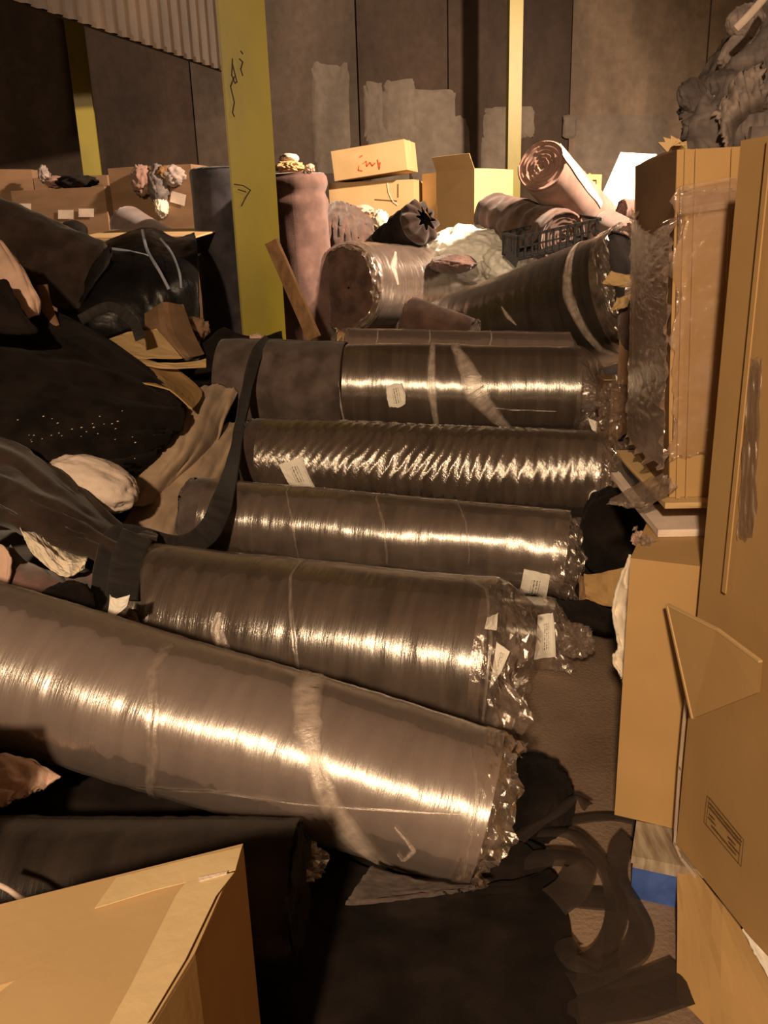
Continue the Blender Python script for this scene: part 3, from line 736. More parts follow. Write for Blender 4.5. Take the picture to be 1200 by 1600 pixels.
# ================================================================== CLOTH AND BAGS AT THE BACK
def bag_lump(name, px, py, Y, rx, rz, mat, label, cat, ry=None, **k):
    c = UY(px, py, Y); s = mpp(c); return lump(name, c, (rx*s, (ry or rx)*s, rz*s), mat, label=label, cat=cat, **k)
bag_lump('plastic_bag', 735, 400, 6.9, 84, 46, 'whitebag', 'big white crumpled plastic bag in the middle of the heap', 'bag', ry=60, amp=.16, fr=1.5, seed=4, sub=6)
bag_lump('plastic_bag', 795, 412, 6.6, 42, 34, 'whitebag', 'smaller white bag bulging beside the black crate', 'bag', amp=.2, fr=2.2, seed=9)
bag_lump('dark_bundle', 708, 412, 6.4, 36, 15, 'darkcarpet', 'small dark cloth bundle lying on the white bag', 'cloth', amp=.15, seed=5)
bag_lump('rag_clump', 528, 328, 7.9, 14, 12, 'whitecloth', 'white rag on top of the brown coats, beside the upright mauve roll', 'rag', amp=.3, seed=3, sub=4)
bag_lump('rag_clump', 566, 330, 7.9, 18, 9, 'pinkcloth', 'pink rag lying along the top of the brown coats', 'rag', amp=.35, seed=12, sub=4)
bag_lump('rag_clump', 594, 345, 7.8, 13, 16, 'whitecloth', 'pointed white rag beside the black ruffled bag', 'rag', amp=.35, seed=22, sub=4)
sheet('brown_cloth', [[(505, 322, 7.7), (530, 318, 7.7), (555, 325, 7.6), (582, 345, 7.5)], [(508, 345, 7.1), (530, 345, 7.1), (556, 350, 7.1), (584, 365, 7.1)], [(508, 380, 6.9), (530, 385, 6.8), (556, 390, 6.8), (590, 392, 6.9)], [(508, 430, 6.8), (530, 430, 6.75), (556, 430, 6.75), (594, 430, 6.8)]], 'darkcarpet', amp=.05, fr=5, thick=.03, fold=(1.6, .4), seed=2, label='brown cloth hanging in folds right of the upright mauve roll', cat='cloth')
bt = thing('cinched_bag', UY(620, 375, 6.9), 'black sack with a ruffled gathered mouth pointing to the right', 'bag')
rs = Roll(UY(585, 392, 7.1), UY(652, 350, 6.7), .10, .155)
v, f, uv = shell(rs, 0, 1, 0, 64, .02, wrinkle(.02, 5, 2), 'round', None); mk('body', v, f, M['black'], bt, uv)
V, Fc = [], []
for kq in range(9):
    q = kq/8
    for j in range(97):
        a = 2*PI*(j % 96)/96; rr = rs.rB*(1-.15*q)+.035*q*math.sin(a*9+2*math.sin(a))+.02*q*noise.noise(Vector((math.cos(a)*3, math.sin(a)*3, 2)))
        V.append(rs.ctr(1)+rs.e*(.10*q)+(rs.n1*math.cos(a)+rs.n2*math.sin(a))*rr*(1-.45*max(0, q-.6)*2.5))
for kq in range(8):
    for j in range(96):
        a = kq*97+j; Fc.append((a, a+97, a+98, a+1))
mk('ruffled_mouth', V, Fc, M['darkbrown'], bt, solid=.008)
# black crate
cr_ = thing('plastic_crate', UY(860, 405, 5.9), 'black slotted plastic crate lying between the white bag and the leaning roll', 'crate')
O = UY(808, 408, 5.95); X = UY(935, 380, 5.9)-O; X = Vector((X.x, X.y, X.z)); ex = X.normalized(); Zc = Vector((0, 0, .155)); Yc = Vector((-.05, .34, .03)); ey = Yc.normalized()
bl = [(O, X, ey*.02, Zc*.12), (O+Zc*.88, X, ey*.02, Zc*.12), (O+Yc, X, ey*.02, Zc*.12), (O+Yc+Zc*.88, X, ey*.02, Zc*.12), (O+Zc*.5, X, ey*.012, Zc*.07)]
for b_ in bl: bars([b_], 'rim_rail', 'plastic', cr_)
for i in range(12):
    for oo in (O, O+Yc):
        bars([(oo+X*(i/11.5), ex*.014, ey*.012, Zc)], 'slat', 'plastic', cr_)
for o_ in (O, O+Zc*.88, O+X, O+Zc*.88+X): bars([(o_, ex*.014, Yc, Zc*.12)], 'end_rail', 'plastic', cr_)
for i in range(6): bars([(O+Yc*(i/5.5), ex*.012, ey*.014, Zc)], 'slat', 'plastic', cr_)
for i in range(8): bars([(O+Yc*(i/7), X, ey*.012, Vector((0, 0, .008)))], 'base_slat', 'plastic', cr_)
bars([(UY(790, 402, 5.8), UY(806, 418, 5.8)-UY(790, 402, 5.8), Vector((0, .03, 0)), Vector((0.02, 0, .05)))], 'broken_corner', 'plastic', cr_)
# timber leaning at column
Pa = UY(421, 378, 5.2); Pb = UY(488, 530, 4.95); d_ = Pb-Pa; s_ = d_.cross(Vector((0, 1, 0))).normalized()
v, f = slab(Pa-s_*.03, d_, s_*.07, Vector((.012, .03, 0)), (1, 1)); mk('timber_offcut', v, f, M['wood'], smooth=False, label='strip of bare timber leaning against the foot of the broad column', cat='timber')
# crumpled carton scrap on the upright roll
bag_lump('crumpled_card', 452, 262, 6.3, 22, 10, 'cardlight', 'crumpled piece of card lying on top of the upright mauve roll', 'card', amp=.4, fr=2, sub=4, seed=3, smooth=False)
bag_lump('rag_clump', 452, 248, 6.35, 15, 8, 'backing', 'pale cap-shaped rag on top of the upright mauve roll', 'rag', amp=.2, sub=4, seed=6)
bag_lump('rag_clump', 484, 264, 6.2, 8, 7, 'pinkcloth', 'tiny pink rag at the rim of the upright mauve roll', 'rag', amp=.4, sub=4, seed=7, smooth=False)

# ================================================================== LEFT BACKGROUND
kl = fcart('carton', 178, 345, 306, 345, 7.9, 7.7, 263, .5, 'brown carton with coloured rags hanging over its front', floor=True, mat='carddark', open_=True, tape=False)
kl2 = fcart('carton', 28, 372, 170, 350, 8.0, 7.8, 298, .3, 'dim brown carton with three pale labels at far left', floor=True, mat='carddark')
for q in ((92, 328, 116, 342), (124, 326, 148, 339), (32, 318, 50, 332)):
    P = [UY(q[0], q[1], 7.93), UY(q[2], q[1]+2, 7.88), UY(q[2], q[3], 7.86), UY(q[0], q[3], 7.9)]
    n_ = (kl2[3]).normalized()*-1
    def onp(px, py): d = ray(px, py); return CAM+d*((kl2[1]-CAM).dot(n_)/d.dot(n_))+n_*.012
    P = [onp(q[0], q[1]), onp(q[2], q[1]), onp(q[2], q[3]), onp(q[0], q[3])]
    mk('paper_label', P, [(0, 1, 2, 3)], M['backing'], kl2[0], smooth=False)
fcart('carton', -40, 330, 46, 330, 8.5, 8.5, 264, .5, 'tan carton top at the left edge of the frame', floor=True, mat='carddark', tilt=R(2))  # tan card given a darkened colour for the dim left background
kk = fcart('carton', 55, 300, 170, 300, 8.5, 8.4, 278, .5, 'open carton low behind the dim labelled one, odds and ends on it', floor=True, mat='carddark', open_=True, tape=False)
for i, (px, py, rx, rz, mt, lb) in enumerate(((222, 282, 17, 22, 'pinkcarpet', 'orange-brown rag over the carton rim, left of the white one'), (248, 290, 15, 30, 'ragA', 'dark grey rag hanging down the carton front'), (256, 272, 14, 12, 'wood', 'small orange rag bunched on the carton rim'), (270, 275, 20, 15, 'ragB', 'pale rag at the right of the bunch on the carton rim'), (252, 322, 10, 17, 'whitecloth', 'white rag tip hanging lowest down the carton front'))):
    bag_lump('hanging_rag', px, py, 7.72, rx, rz, mt, lb, 'rag', ry=20, amp=.35, fr=2, seed=i*3+1, sub=4)
strokes('sticker', kl[1], kl[3], [[(272, 308), (286, 312)]], .09, 'backing', kl[0], off=.01)
bag_lump('rag_clump', 68, 272, 8.3, 8, 12, 'ragB', 'pale rag peak on the open carton at far left', 'rag', amp=.5, sub=4, seed=15)
bag_lump('rag_clump', 88, 285, 8.2, 16, 9, 'pinkcarpet', 'brown rag bunch on the open carton at far left', 'rag', amp=.4, sub=4, seed=16)
bag_lump('rag_clump', 120, 284, 8.1, 30, 10, 'black', 'black rag bunch on the open carton at far left', 'rag', amp=.4, sub=4, seed=17)
bag_lump('round_cushion', 115, 362, 6.6, 22, 17, 'black', 'black round bundle above the brown sloping roll', 'bundle', amp=.06, sub=4)
tr = thing('card_tray', UY(220, 375, 6.2), 'shallow cardboard tray rim behind the black polythene', 'tray')
v, f = slab(UY(118, 374, 6.3), UY(306, 372, 5.9)-UY(118, 374, 6.3), Vector((.1, .6, .05)), Vector((0, 0, .012)), (4, 4), .01); mk('base', v, f, M['cardlight'], tr, smooth=False)
v, f = slab(UY(118, 386, 6.25), UY(304, 374, 5.88)-UY(118, 374, 6.25), Vector((0, .012, 0)), Vector((0, 0, .05)), (4, 2), .004); mk('side', v, f, M['cardlight'], tr, smooth=False)
# black polythene over a load, and its cords
sheet('polythene_sheet', [[(70, 410, 6.0), (150, 385, 6.0), (228, 356, 6.0), (270, 372, 5.8), (304, 366, 5.9)],
    [(95, 430, 5.2), (160, 392, 5.4), (226, 378, 5.4), (262, 392, 5.4), (308, 385, 5.5)],
    [(90, 480, 4.9), (160, 450, 4.95), (225, 440, 5.0), (265, 440, 5.0), (310, 440, 5.2)],
    [(100, 540, 4.7), (160, 515, 4.8), (225, 500, 4.9), (270, 505, 4.95), (312, 510, 5.1)],
    [(100, 590, 4.6), (160, 580, 4.7), (225, 570, 4.8), (270, 570, 4.9), (312, 570, 5.0)]], 'poly', (44, 44), .03, 3, .012, seed=8, label='black polythene sheet draped over a load at left', cat='sheet')
ribbon('cord', [(150, 388, 5.38), (185, 390, 5.3), (232, 400, 5.2)], .016, 'cord', label='pale cord running left across the black polythene', cat='cord')
ribbon('cord', [(222, 358, 5.4), (228, 385, 5.2), (236, 402, 5.05), (250, 425, 4.9), (264, 452, 4.85)], .016, 'cord', label='pale cord running down the middle of the black polythene', cat='cord')
ribbon('cord', [(250, 372, 5.35), (268, 395, 5.2), (280, 425, 4.95), (283, 450, 4.9)], .012, 'cord', label='pale cord at the right of the black polythene', cat='cord')
# pink cloth at left edge
sheet('pink_cloth', [[(-60, 360, 4.3), (-20, 370, 4.2), (5, 378, 4.2)], [(-60, 420, 4.1), (5, 415, 3.95), (34, 415, 3.95)], [(-50, 450, 4.0), (25, 455, 3.85), (52, 450, 3.85)], [(-20, 480, 4.0), (35, 482, 3.8), (62, 470, 3.85)], [(20, 500, 3.9), (48, 496, 3.8), (60, 490, 3.85)]], 'pinkcloth', (24, 30), .025, 3, .012, fold=(1.5, .6), seed=6, label='pale pink cloth spilling down at the left edge of the frame', cat='cloth')
sheet('black_cloth', [[(-80, 400, 3.9), (-30, 430, 3.75), (10, 440, 3.7)], [(-80, 460, 3.7), (-10, 460, 3.6), (30, 480, 3.6)], [(-80, 520, 3.6), (0, 520, 3.5), (60, 520, 3.5)]], 'black', amp=.03, fr=2, thick=.02, seed=3, label='black cloth below the pink cloth at the left edge', cat='cloth')
ribbon('card_strip', [(66, 445, 4.2), (72, 475, 4.1), (84, 510, 3.95)], .05, 'carddark', label='reddish sliver of card beside the pink cloth', cat='card')
# brown cardboard debris
def cardpiece(label, pts, mat='cardlight', thick=.006, name='cardboard_piece', amp=.012):
    return sheet(name, pts, mat, (10, 8), amp, 2, thick, label=label, cat='cardboard', smooth=False)
cardpiece('crushed cardboard flap lying left of the ribbed brown one', [[(155, 535, 4.5), (200, 520, 4.5), (245, 515, 4.5)], [(190, 560, 4.2), (240, 560, 4.2), (285, 560, 4.2)]], 'cardlight')
cardpiece('ribbed brown cardboard tube standing at a slant beside the column foot', [[(228, 492, 4.85), (255, 475, 4.65), (285, 478, 4.75)], [(232, 520, 4.6), (262, 520, 4.45), (300, 520, 4.6)], [(265, 565, 4.4), (290, 562, 4.3), (318, 556, 4.45)]], 'carddark', .02)
cardpiece('tan cardboard flap sticking out right of the dark mound', [[(185, 556, 4.1), (225, 562, 4.1), (270, 572, 4.1)], [(200, 585, 3.8), (255, 592, 3.85), (315, 612, 3.9)], [(225, 600, 3.6), (265, 610, 3.6), (300, 640, 3.6)]], 'card')
cardpiece('torn pale cardboard strip under the ribbed tube', [[(210, 560, 4.0), (260, 568, 4.02), (322, 562, 4.1)], [(214, 568, 3.95), (262, 576, 3.97), (322, 574, 4.05)]], 'cardlight')
bag_lump('crumpled_wrap', 300, 515, 4.9, 26, 18, 'carddark', 'small brown crumpled wrapper left of the column foot', 'wrapper', amp=.4, sub=4, seed=5)
sheet('black_cloth', [[(318, 540, 4.7), (350, 515, 4.8), (400, 530, 4.75), (440, 520, 4.8)], [(310, 575, 4.4), (350, 560, 4.5), (400, 560, 4.6), (440, 560, 4.6)], [(290, 600, 4.2), (330, 600, 4.3), (370, 600, 4.4), (400, 600, 4.5)]], 'black', amp=.03, fr=3, thick=.02, seed=13, label='black cloth bunched around the foot of the broad column', cat='cloth')
ribbon('black_strap', [(125, 500, 4.3), (170, 480, 4.3), (205, 500, 4.2), (220, 530, 4.1)], .05, 'strap', label='curved dark strap on the black heap left of the cardboard', cat='strap')
bag_lump('rag_clump', 400, 530, 4.75, 12, 8, 'pinkcloth', 'crumpled pink scrap at the foot of the broad column', 'rag', amp=.5, sub=4, seed=33)

# ================================================================== LEFT HEAP OF CLOTH
def mass(px, py, z0, Y, rx, ry, top, mat, label, seed, **k):
    c = UY(px, py, Y); return lump('cloth_heap', (c.x, c.y, top/2), (rx, ry, top/2*1.02), mat, amp=.10, fr=2, seed=seed, sub=5, sq=.75, label=label, cat='cloth', **k)
mass(90, 640, 0, 4.3, 1.0, .85, .80, 'black', 'great black heap of cloth filling the left side under the dark mound', 3)
mass(-60, 900, 0, 2.9, .75, .6, .42, 'darkbrown', 'dark brown heap of cloth at the left edge behind the foremost roll', 5)
mass(170, 560, 0, 5.6, .75, .75, .62, 'black', 'low black heap of cloth behind the row of rolls at left', 7)
mass(760, 560, 0, 6.3, .95, .7, .50, 'black', 'black heap of cloth beneath the far wrapped rolls', 8)
mass(860, 450, 0, 7.5, .8, .5, .60, 'black', 'black heap of cloth beneath the white bag', 9)
mass(560, 700, 0, 4.3, 1.1, .55, .36, 'black', 'flattened black cloth under the topmost felt roll of the row', 10)
mass(600, 800, 0, 3.5, .85, .28, .20, 'black', 'black cloth squeezed under the finely wrinkled roll', 11)
mass(130, 400, 0, 6.9, 1.2, .5, .85, 'black', 'black heap of cloth under the cartons at far left', 12)
sheet('dark_mound', [[(-120, 440, 4.4), (20, 478, 4.15), (110, 500, 4.1), (200, 556, 4.0), (262, 612, 3.8)],
    [(-120, 520, 3.9), (30, 545, 3.75), (120, 560, 3.7), (205, 590, 3.65), (278, 628, 3.6)],
    [(-120, 600, 3.4), (40, 620, 3.35), (120, 635, 3.32), (205, 645, 3.35), (285, 655, 3.5)],
    [(-120, 670, 3.15), (40, 690, 3.1), (115, 700, 3.1), (180, 715, 3.15), (250, 700, 3.4)],
    [(-120, 730, 3.05), (40, 740, 3.0), (110, 740, 3.0), (165, 745, 3.05), (215, 740, 3.3)]], 'black', (70, 70), .045, 3.4, .03, fold=(.7, 1.8), seed=5, label='black fleecy mound of cloth speckled with lint', cat='cloth')
V, Fc = [], []
for _ in range(30):
    p = UY(random.uniform(20, 215), random.gauss(675, 22), 3.02); s = random.uniform(.0015, .004); o = len(V)
    V += [p+Vector((-s, 0, 0)), p+Vector((s*1.5, 0, s*.4)), p+Vector((0, 0, s)), p+Vector((0, -s, 0))]; Fc += [(o, o+1, o+2), (o, o+3, o+1), (o+1, o+3, o+2), (o+2, o+3, o)]
mk('lint_flecks', V, Fc, M['lint'], smooth=False, kind='stuff', label='pale lint flecks on the black mound', cat='lint')
# tan felt
sheet('tan_felt', [[(300, 618, 4.0), (335, 600, 4.1), (372, 612, 4.1)], [(270, 640, 3.8), (310, 640, 3.75), (352, 655, 3.9)], [(238, 690, 3.55), (285, 700, 3.5), (335, 700, 3.75)], [(195, 735, 3.3), (245, 755, 3.3), (285, 745, 3.5)], [(170, 780, 3.15), (225, 790, 3.15), (262, 765, 3.4)]], 'tan', (30, 40), .045, 2.2, .012, fold=(1.6, .5), seed=11, label='tan felt sheet folded down beside the black mound', cat='felt')
sheet('tan_felt', [[(355, 660, 3.95), (385, 660, 4.0), (400, 680, 4.0)], [(320, 690, 3.75), (350, 700, 3.75), (375, 720, 3.85)], [(285, 740, 3.5), (320, 745, 3.5), (360, 760, 3.7)], [(225, 775, 3.3), (270, 790, 3.25), (320, 800, 3.45)], [(180, 835, 3.1), (240, 850, 3.05), (300, 850, 3.25)]], 'tan', (30, 40), .03, 2.2, .012, fold=(1.4, .6), seed=17, label='tan felt sheet lying under the bare ends of the rolls', cat='felt')
lump('bundle', UY(143, 757, 2.95), (.165, .12, .095), 'backing', amp=.10, fr=1.1, rot=(0, R(20), 0), seed=5, sub=5, stretch=(.6, 2.2, 2.2), label='rounded white cloth bundle half under the black mound', cat='bundle')
sheet('dark_fleece', [[(-100, 650, 3.0), (20, 690, 2.95), (90, 735, 2.85), (130, 770, 2.8), (190, 825, 2.75), (245, 838, 2.75)],
    [(-100, 720, 2.75), (0, 745, 2.7), (60, 780, 2.6), (120, 810, 2.6), (180, 845, 2.62), (240, 848, 2.68)],
    [(-100, 780, 2.65), (0, 800, 2.58), (60, 830, 2.52), (110, 850, 2.52), (165, 865, 2.55), (200, 870, 2.6)],
    [(-100, 830, 2.65), (0, 815, 2.6), (40, 830, 2.6), (100, 865, 2.58), (140, 885, 2.58), (175, 885, 2.6)]], 'darkbrown', (60, 46), .036, 3.0, .03, fold=(.6, 1.6), seed=23, label='dark brown fleece draped over the near edge of the heap', cat='cloth')
sheet('white_paper_bag', [[(28, 815, 2.62), (60, 828, 2.6), (100, 852, 2.6), (137, 868, 2.6)], [(34, 832, 2.48), (64, 850, 2.45), (100, 874, 2.45), (136, 875, 2.48)], [(48, 862, 2.44), (72, 885, 2.41), (104, 902, 2.41), (130, 890, 2.45)]], 'whitecloth', (26, 18), .02, 4, .003, seed=4, smooth=False, label='crumpled white paper sheet poking out under the dark fleece', cat='paper')
sheet('brown_cloth', [[(15, 855, 2.6), (50, 885, 2.52), (105, 900, 2.5), (150, 890, 2.55)], [(10, 880, 2.45), (60, 900, 2.4), (110, 920, 2.4), (150, 930, 2.45)], [(-10, 930, 2.35), (50, 945, 2.32), (100, 960, 2.32), (150, 975, 2.38)], [(-20, 985, 2.3), (50, 990, 2.28), (100, 1000, 2.28), (150, 1010, 2.34)]], 'pinkbrown', (30, 30), .025, 2, .015, fold=(1.4, .6), seed=29, label='mauve-brown cloth below the crumpled white paper', cat='cloth')
sheet('pink_cloth', [[(-40, 840, 2.5), (4, 852, 2.45), (18, 872, 2.42)], [(-40, 900, 2.4), (4, 900, 2.38), (16, 895, 2.38)], [(-40, 945, 2.3), (-5, 940, 2.3), (6, 930, 2.32)]], 'pinkcloth', (12, 16), .008, 2, .01, label='sliver of pink cloth at the left edge above the foremost roll', cat='cloth')
bag_lump('bundle', 105, 945, 2.22, 44, 36, 'black', 'round black bundle above the foremost roll', 'bundle', amp=.12, seed=3)
bag_lump('bundle', 25, 942, 2.20, 36, 14, 'ragA', 'small grey bundle with a curved fold at the left edge', 'bundle', amp=.1, seed=8)
bag_lump('bundle', 195, 985, 2.32, 24, 38, 'darkcarpet', 'dark brown bundle between the strap and the thick roll', 'bundle', amp=.15, seed=13)
loose = sheet('paper_scrap', [[(172, 930, 2.2), (182, 935, 2.2), (203, 930, 2.2)], [(168, 965, 2.17), (180, 962, 2.17), (198, 948, 2.17)]], 'paper', (8, 8), .006, 3, .0012, smooth=False, label='white paper scrap beside the hanging strap', cat='paper')
sheet('paper_scrap', [[(131, 970, 2.15), (141, 968, 2.15)], [(133, 979, 2.14), (139, 982, 2.14)]], 'paper', (4, 4), .002, 3, .0012, smooth=False, label='tiny white paper scrap left of the strap foot', cat='paper')
# the long black strap
ribbon('black_strap', [(420, 530, 4.32), (402, 552, 4.14), (388, 600, 4.02), (376, 660, 3.76), (366, 715, 3.5), (350, 775, 3.10), (325, 830, 2.95), (280, 855, 2.82), (225, 845, 2.72), (185, 840, 2.62), (165, 880, 2.5), (160, 940, 2.3), (158, 1000, 2.12)], .085, 'strap', twist=[.9, .8, .9, 1.0, .9, .5, .2, .2, .0, .3, .7, .6, .5], thick=.005, label='long black strap trailing over the left ends of the rolls', cat='strap')
ribbon('black_strap', [(215, 835, 2.60), (200, 870, 2.5), (195, 905, 2.42), (190, 935, 2.35)], .10, 'strap', twist=[.2, .3, .4, .4], thick=.005, label='short black strap end hanging beside the thick roll', cat='strap')
# under the foremost roll
sheet('pink_cloth', [[(-60, 1180, 1.62), (10, 1180, 1.62), (55, 1190, 1.62), (95, 1215, 1.60)], [(-60, 1220, 1.56), (10, 1225, 1.55), (45, 1225, 1.56), (70, 1230, 1.58)], [(-60, 1262, 1.52), (0, 1262, 1.52), (20, 1250, 1.53), (45, 1240, 1.55)]], 'pinkcloth', (24, 16), .02, 3, .008, seed=3, label='crumpled pink cloth under the left end of the foremost roll', cat='cloth')
lump('cloth_heap', UZ(60, 1250, .16), (.55, .22, .17), 'black', amp=.12, seed=15, label='black cloth packed under the left of the foremost roll', cat='cloth')
ribbon('white_cable', [(-20, 1375, 1.22), (10, 1388, 1.2), (30, 1402, 1.18), (40, 1410, 1.17)], .008, 'backing', label='short pale cable behind the near open carton', cat='cable')
sheet('black_cloth', [[(380, 1350, 'z.12'), (520, 1345, 'z.10'), (640, 1380, 'z.08'), (760, 1385, 'z.06'), (860, 1360, 'z.03')],
    [(380, 1430, 'z.10'), (520, 1420, 'z.09'), (640, 1430, 'z.07'), (760, 1420, 'z.05'), (880, 1400, 'z.02')],
    [(380, 1540, 'z.08'), (520, 1520, 'z.08'), (640, 1520, 'z.06'), (760, 1520, 'z.05'), (895, 1500, 'z.02')],
    [(380, 1680, 'z.05'), (520, 1680, 'z.06'), (640, 1680, 'z.05'), (760, 1680, 'z.04'), (910, 1680, 'z.02')]], 'black', (50, 50), .02, 3, .014, seed=31, zmin=.012, label='black cloth on the floor, cut to the shadow before the foremost roll', cat='cloth')  # cloth outline follows the cast shadow and blackens it
lump('cloth_heap', UZ(640, 1400, .02)+Vector((0, .1, 0)), (.34, .13, .085), 'black', amp=.12, seed=19, label='low fold of black cloth bearing the right end of the foremost roll', cat='cloth')
sheet('grey_cloth', [[(580, 1355, 1.44), (640, 1372, 1.44), (700, 1382, 1.45), (745, 1385, 1.46)], [(562, 1378, 1.38), (620, 1392, 1.39), (680, 1392, 1.41), (740, 1388, 1.45)], [(540, 1412, 1.32), (600, 1408, 1.34), (660, 1400, 1.38), (720, 1392, 1.43)]], 'greyfelt', (24, 12), .012, 3, .008, label='grey cloth corner catching light under the foremost roll', cat='cloth')
# black lump in place of the shade beside the right end
lump('cloth_heap', UZ(835, 1245, .05)+Vector((0, 0, 0)), (.10, .14, .10), 'black', amp=.15, seed=27, label='small black lump standing for the shade right of the foremost roll', cat='cloth')

# ================================================================== RIBBONS ON THE FLOOR
def netr(label, pts, width, tw=None, **k):
    return ribbon('mesh_ribbon', pts, width, 'net', twist=[x*.6 for x in tw] if tw else None, thick=None, label=label, cat='ribbon', flat=True, group=None, **k)
netr('dark mesh ribbon end curling up toward the gap in the floor', [(800, 1318, 'z.05'), (835, 1290, 'z.07'), (870, 1268, 'z.10'), (900, 1245, 'z.12'), (920, 1262, 'z.10')], .055, [.4, .5, .6, .9, .4])
netr('dark mesh ribbon looping widest, out to beside the blue pallet end', [(845, 1300, 'z.06'), (895, 1305, 'z.09'), (940, 1350, 'z.07'), (962, 1400, 'z.04'), (960, 1450, 'z.03'), (935, 1495, 'z.03'), (900, 1500, 'z.05'), (878, 1470, 'z.03')], .05, [.1, .2, .3, .3, .2, .1, .3, .5])
netr('dark mesh ribbon running along the foot of the pallet', [(985, 1315, 'z.08'), (968, 1335, 'z.07'), (966, 1370, 'z.05'), (985, 1410, 'z.04'), (1003, 1450, 'z.03'), (990, 1490, 'z.03'), (940, 1520, 'z.03'), (890, 1535, 'z.03')], .055, [.8, .7, .6, .4, .3, .2, .1, .1])
netr('dark mesh ribbon crossing behind the loops to the carton foot', [(890, 1282, 'z.03'), (940, 1276, 'z.03'), (985, 1280, 'z.05'), (1040, 1300, 'z.05')], .04)
netr('short dark mesh ribbon lying flat inside the loops', [(865, 1395, 'z.02'), (910, 1402, 'z.02'), (960, 1405, 'z.02')], .075)
netr('wide dark mesh ribbon across the bottom right of the floor', [(860, 1582, 'z.02'), (930, 1568, 'z.02'), (1000, 1555, 'z.02'), (1075, 1528, 'z.02')], .11)
netr('dark mesh ribbon fanned over the black cloth', [(820, 1345, 'z.06'), (865, 1340, 'z.08'), (905, 1350, 'z.09'), (895, 1385, 'z.06'), (865, 1410, 'z.05')], .075, [.2, .2, .3, .4, .4])
netr('narrow dark mesh ribbon curving from the shadow to the broad loop', [(868, 1440, 'z.02'), (885, 1480, 'z.02'), (925, 1510, 'z.02'), (965, 1500, 'z.03')], .03)

# ================================================================== RIGHT-HAND CARTON STACK
Bc = UZ(1057, 1318, .125); K = Vector((Bc.x, Bc.y, 0))
d1 = (UZ(1200, 1500, .125)-Bc); d1.z = 0; d1.normalize(); d2 = Vector((-d1.y, d1.x, 0))      # d2 points right/away
if d2.x < 0: d2 = -d2
# pallet
pr = UZ(985, 1402, 0); pq = UZ(1056, 1418, 0); ex = (pq-pr).normalized(); ey = Vector((-ex.y, ex.x, 0)); pal = thing('pallet', pr+ex*.5+ey*.4, 'timber pallet with a blue painted end under the carton stack', 'pallet')
for i in range(3):
    for j in range(3):
        v, f = slab(pr+ex*(.0+i*.44)+ey*(j*.48), ex*.115, ey*.14, Vector((0, 0, .085)), (2, 2), .0015); mk('block', v, f, M['blue'], pal, smooth=False)
for i in range(7):
    v, f = slab(pr+ex*(-.004)+ey*(-.004+i*.165)+Vector((0, 0, .1)), ex*1.0, ey*.13, Vector((0, 0, .02)), (3, 1)); mk('deck_board', v, f, M['palewood'], pal, smooth=False)
for i in range(3):
    v, f = slab(pr+ex*(i*.44)+Vector((0, 0, .085)), ex*.115, ey*1.1, Vector((0, 0, .015)), (1, 1)); mk('stringer', v, f, M['palewood'], pal, smooth=False)
# lower carton (behind the corner)
LA = UZ(960, 1273, .122); LB = UZ(1076, 1300, .122); LB.z = LA.z
lt = UY(987, 872, LA.y).z
XL = (LB-LA); XL = XL.normalized()*.30; YL = Vector((-XL.y, XL.x, 0)).normalized()*.55
def quadmesh(O, X, Z, n=(14, 20), amp=.004, seed=0, off=0):
    O, X, Z = map(Vector, (O, X, Z)); nn = X.cross(Z).normalized(); V, Fc, U2 = [], [], []
    if nn.dot(CAM-O) < 0: nn = -nn
    for i in range(n[1]+1):
        for j in range(n[0]+1):
            s, t = j/n[0], i/n[1]; V.append(O+X*s+Z*t+nn*(off+amp*fbm(s*3+seed, t*3, 2, 3))); U2.append((s, t))
    for i in range(n[1]):
        for j in range(n[0]):
            a = i*(n[0]+1)+j; Fc.append((a, a+1, a+n[0]+2, a+n[0]+1))
    return V, Fc, U2
lc = thing('carton', LA+XL/2+YL/2, 'squat tan carton at the bottom of the right-hand stack, standing on the pallet', 'carton')
v, f = slab(LA, XL, YL, Vector((0, 0, lt-LA.z)), (8, 14), .008, 3); mk('body', v, f, M['card'], lc, smooth=False)
# middle: crushed gap with a pale inner rim
Q = UY(1040, 850, 1.93)
gt = thing('carton', Vector((Q.x+.15, Q.y+.2, lt+.005)), 'crushed flat carton between the squat one and the film-wrapped one', 'carton')
gh = .075
v, f = slab(Vector((Q.x-.03, Q.y-.03, lt+.004)), Vector((.40, -.02, 0)), Vector((.02, .5, 0)), Vector((0, 0, .018)), (8, 4), .006, 4); mk('lower_panel', v, f, M['backing'], gt, smooth=False)
v, f = slab(Vector((Q.x-.005, Q.y+.16, lt+.02)), Vector((.35, -.02, 0)), Vector((.02, .3, 0)), Vector((0, 0, gh-.02)), (4, 4), .006, 4); mk('gap_shade_block', v, f, M['poly'], gt, smooth=False)  # black block fills the open gap in place of its shade
v, f = slab(Vector((Q.x-.02, Q.y-.035, lt+gh)), Vector((.38, -.02, 0)), Vector((.02, .5, 0)), Vector((0, 0, .014)), (8, 4), .008, 8); mk('upper_panel', v, f, M['cardlight'], gt, smooth=False)
cb = lt+gh+.016
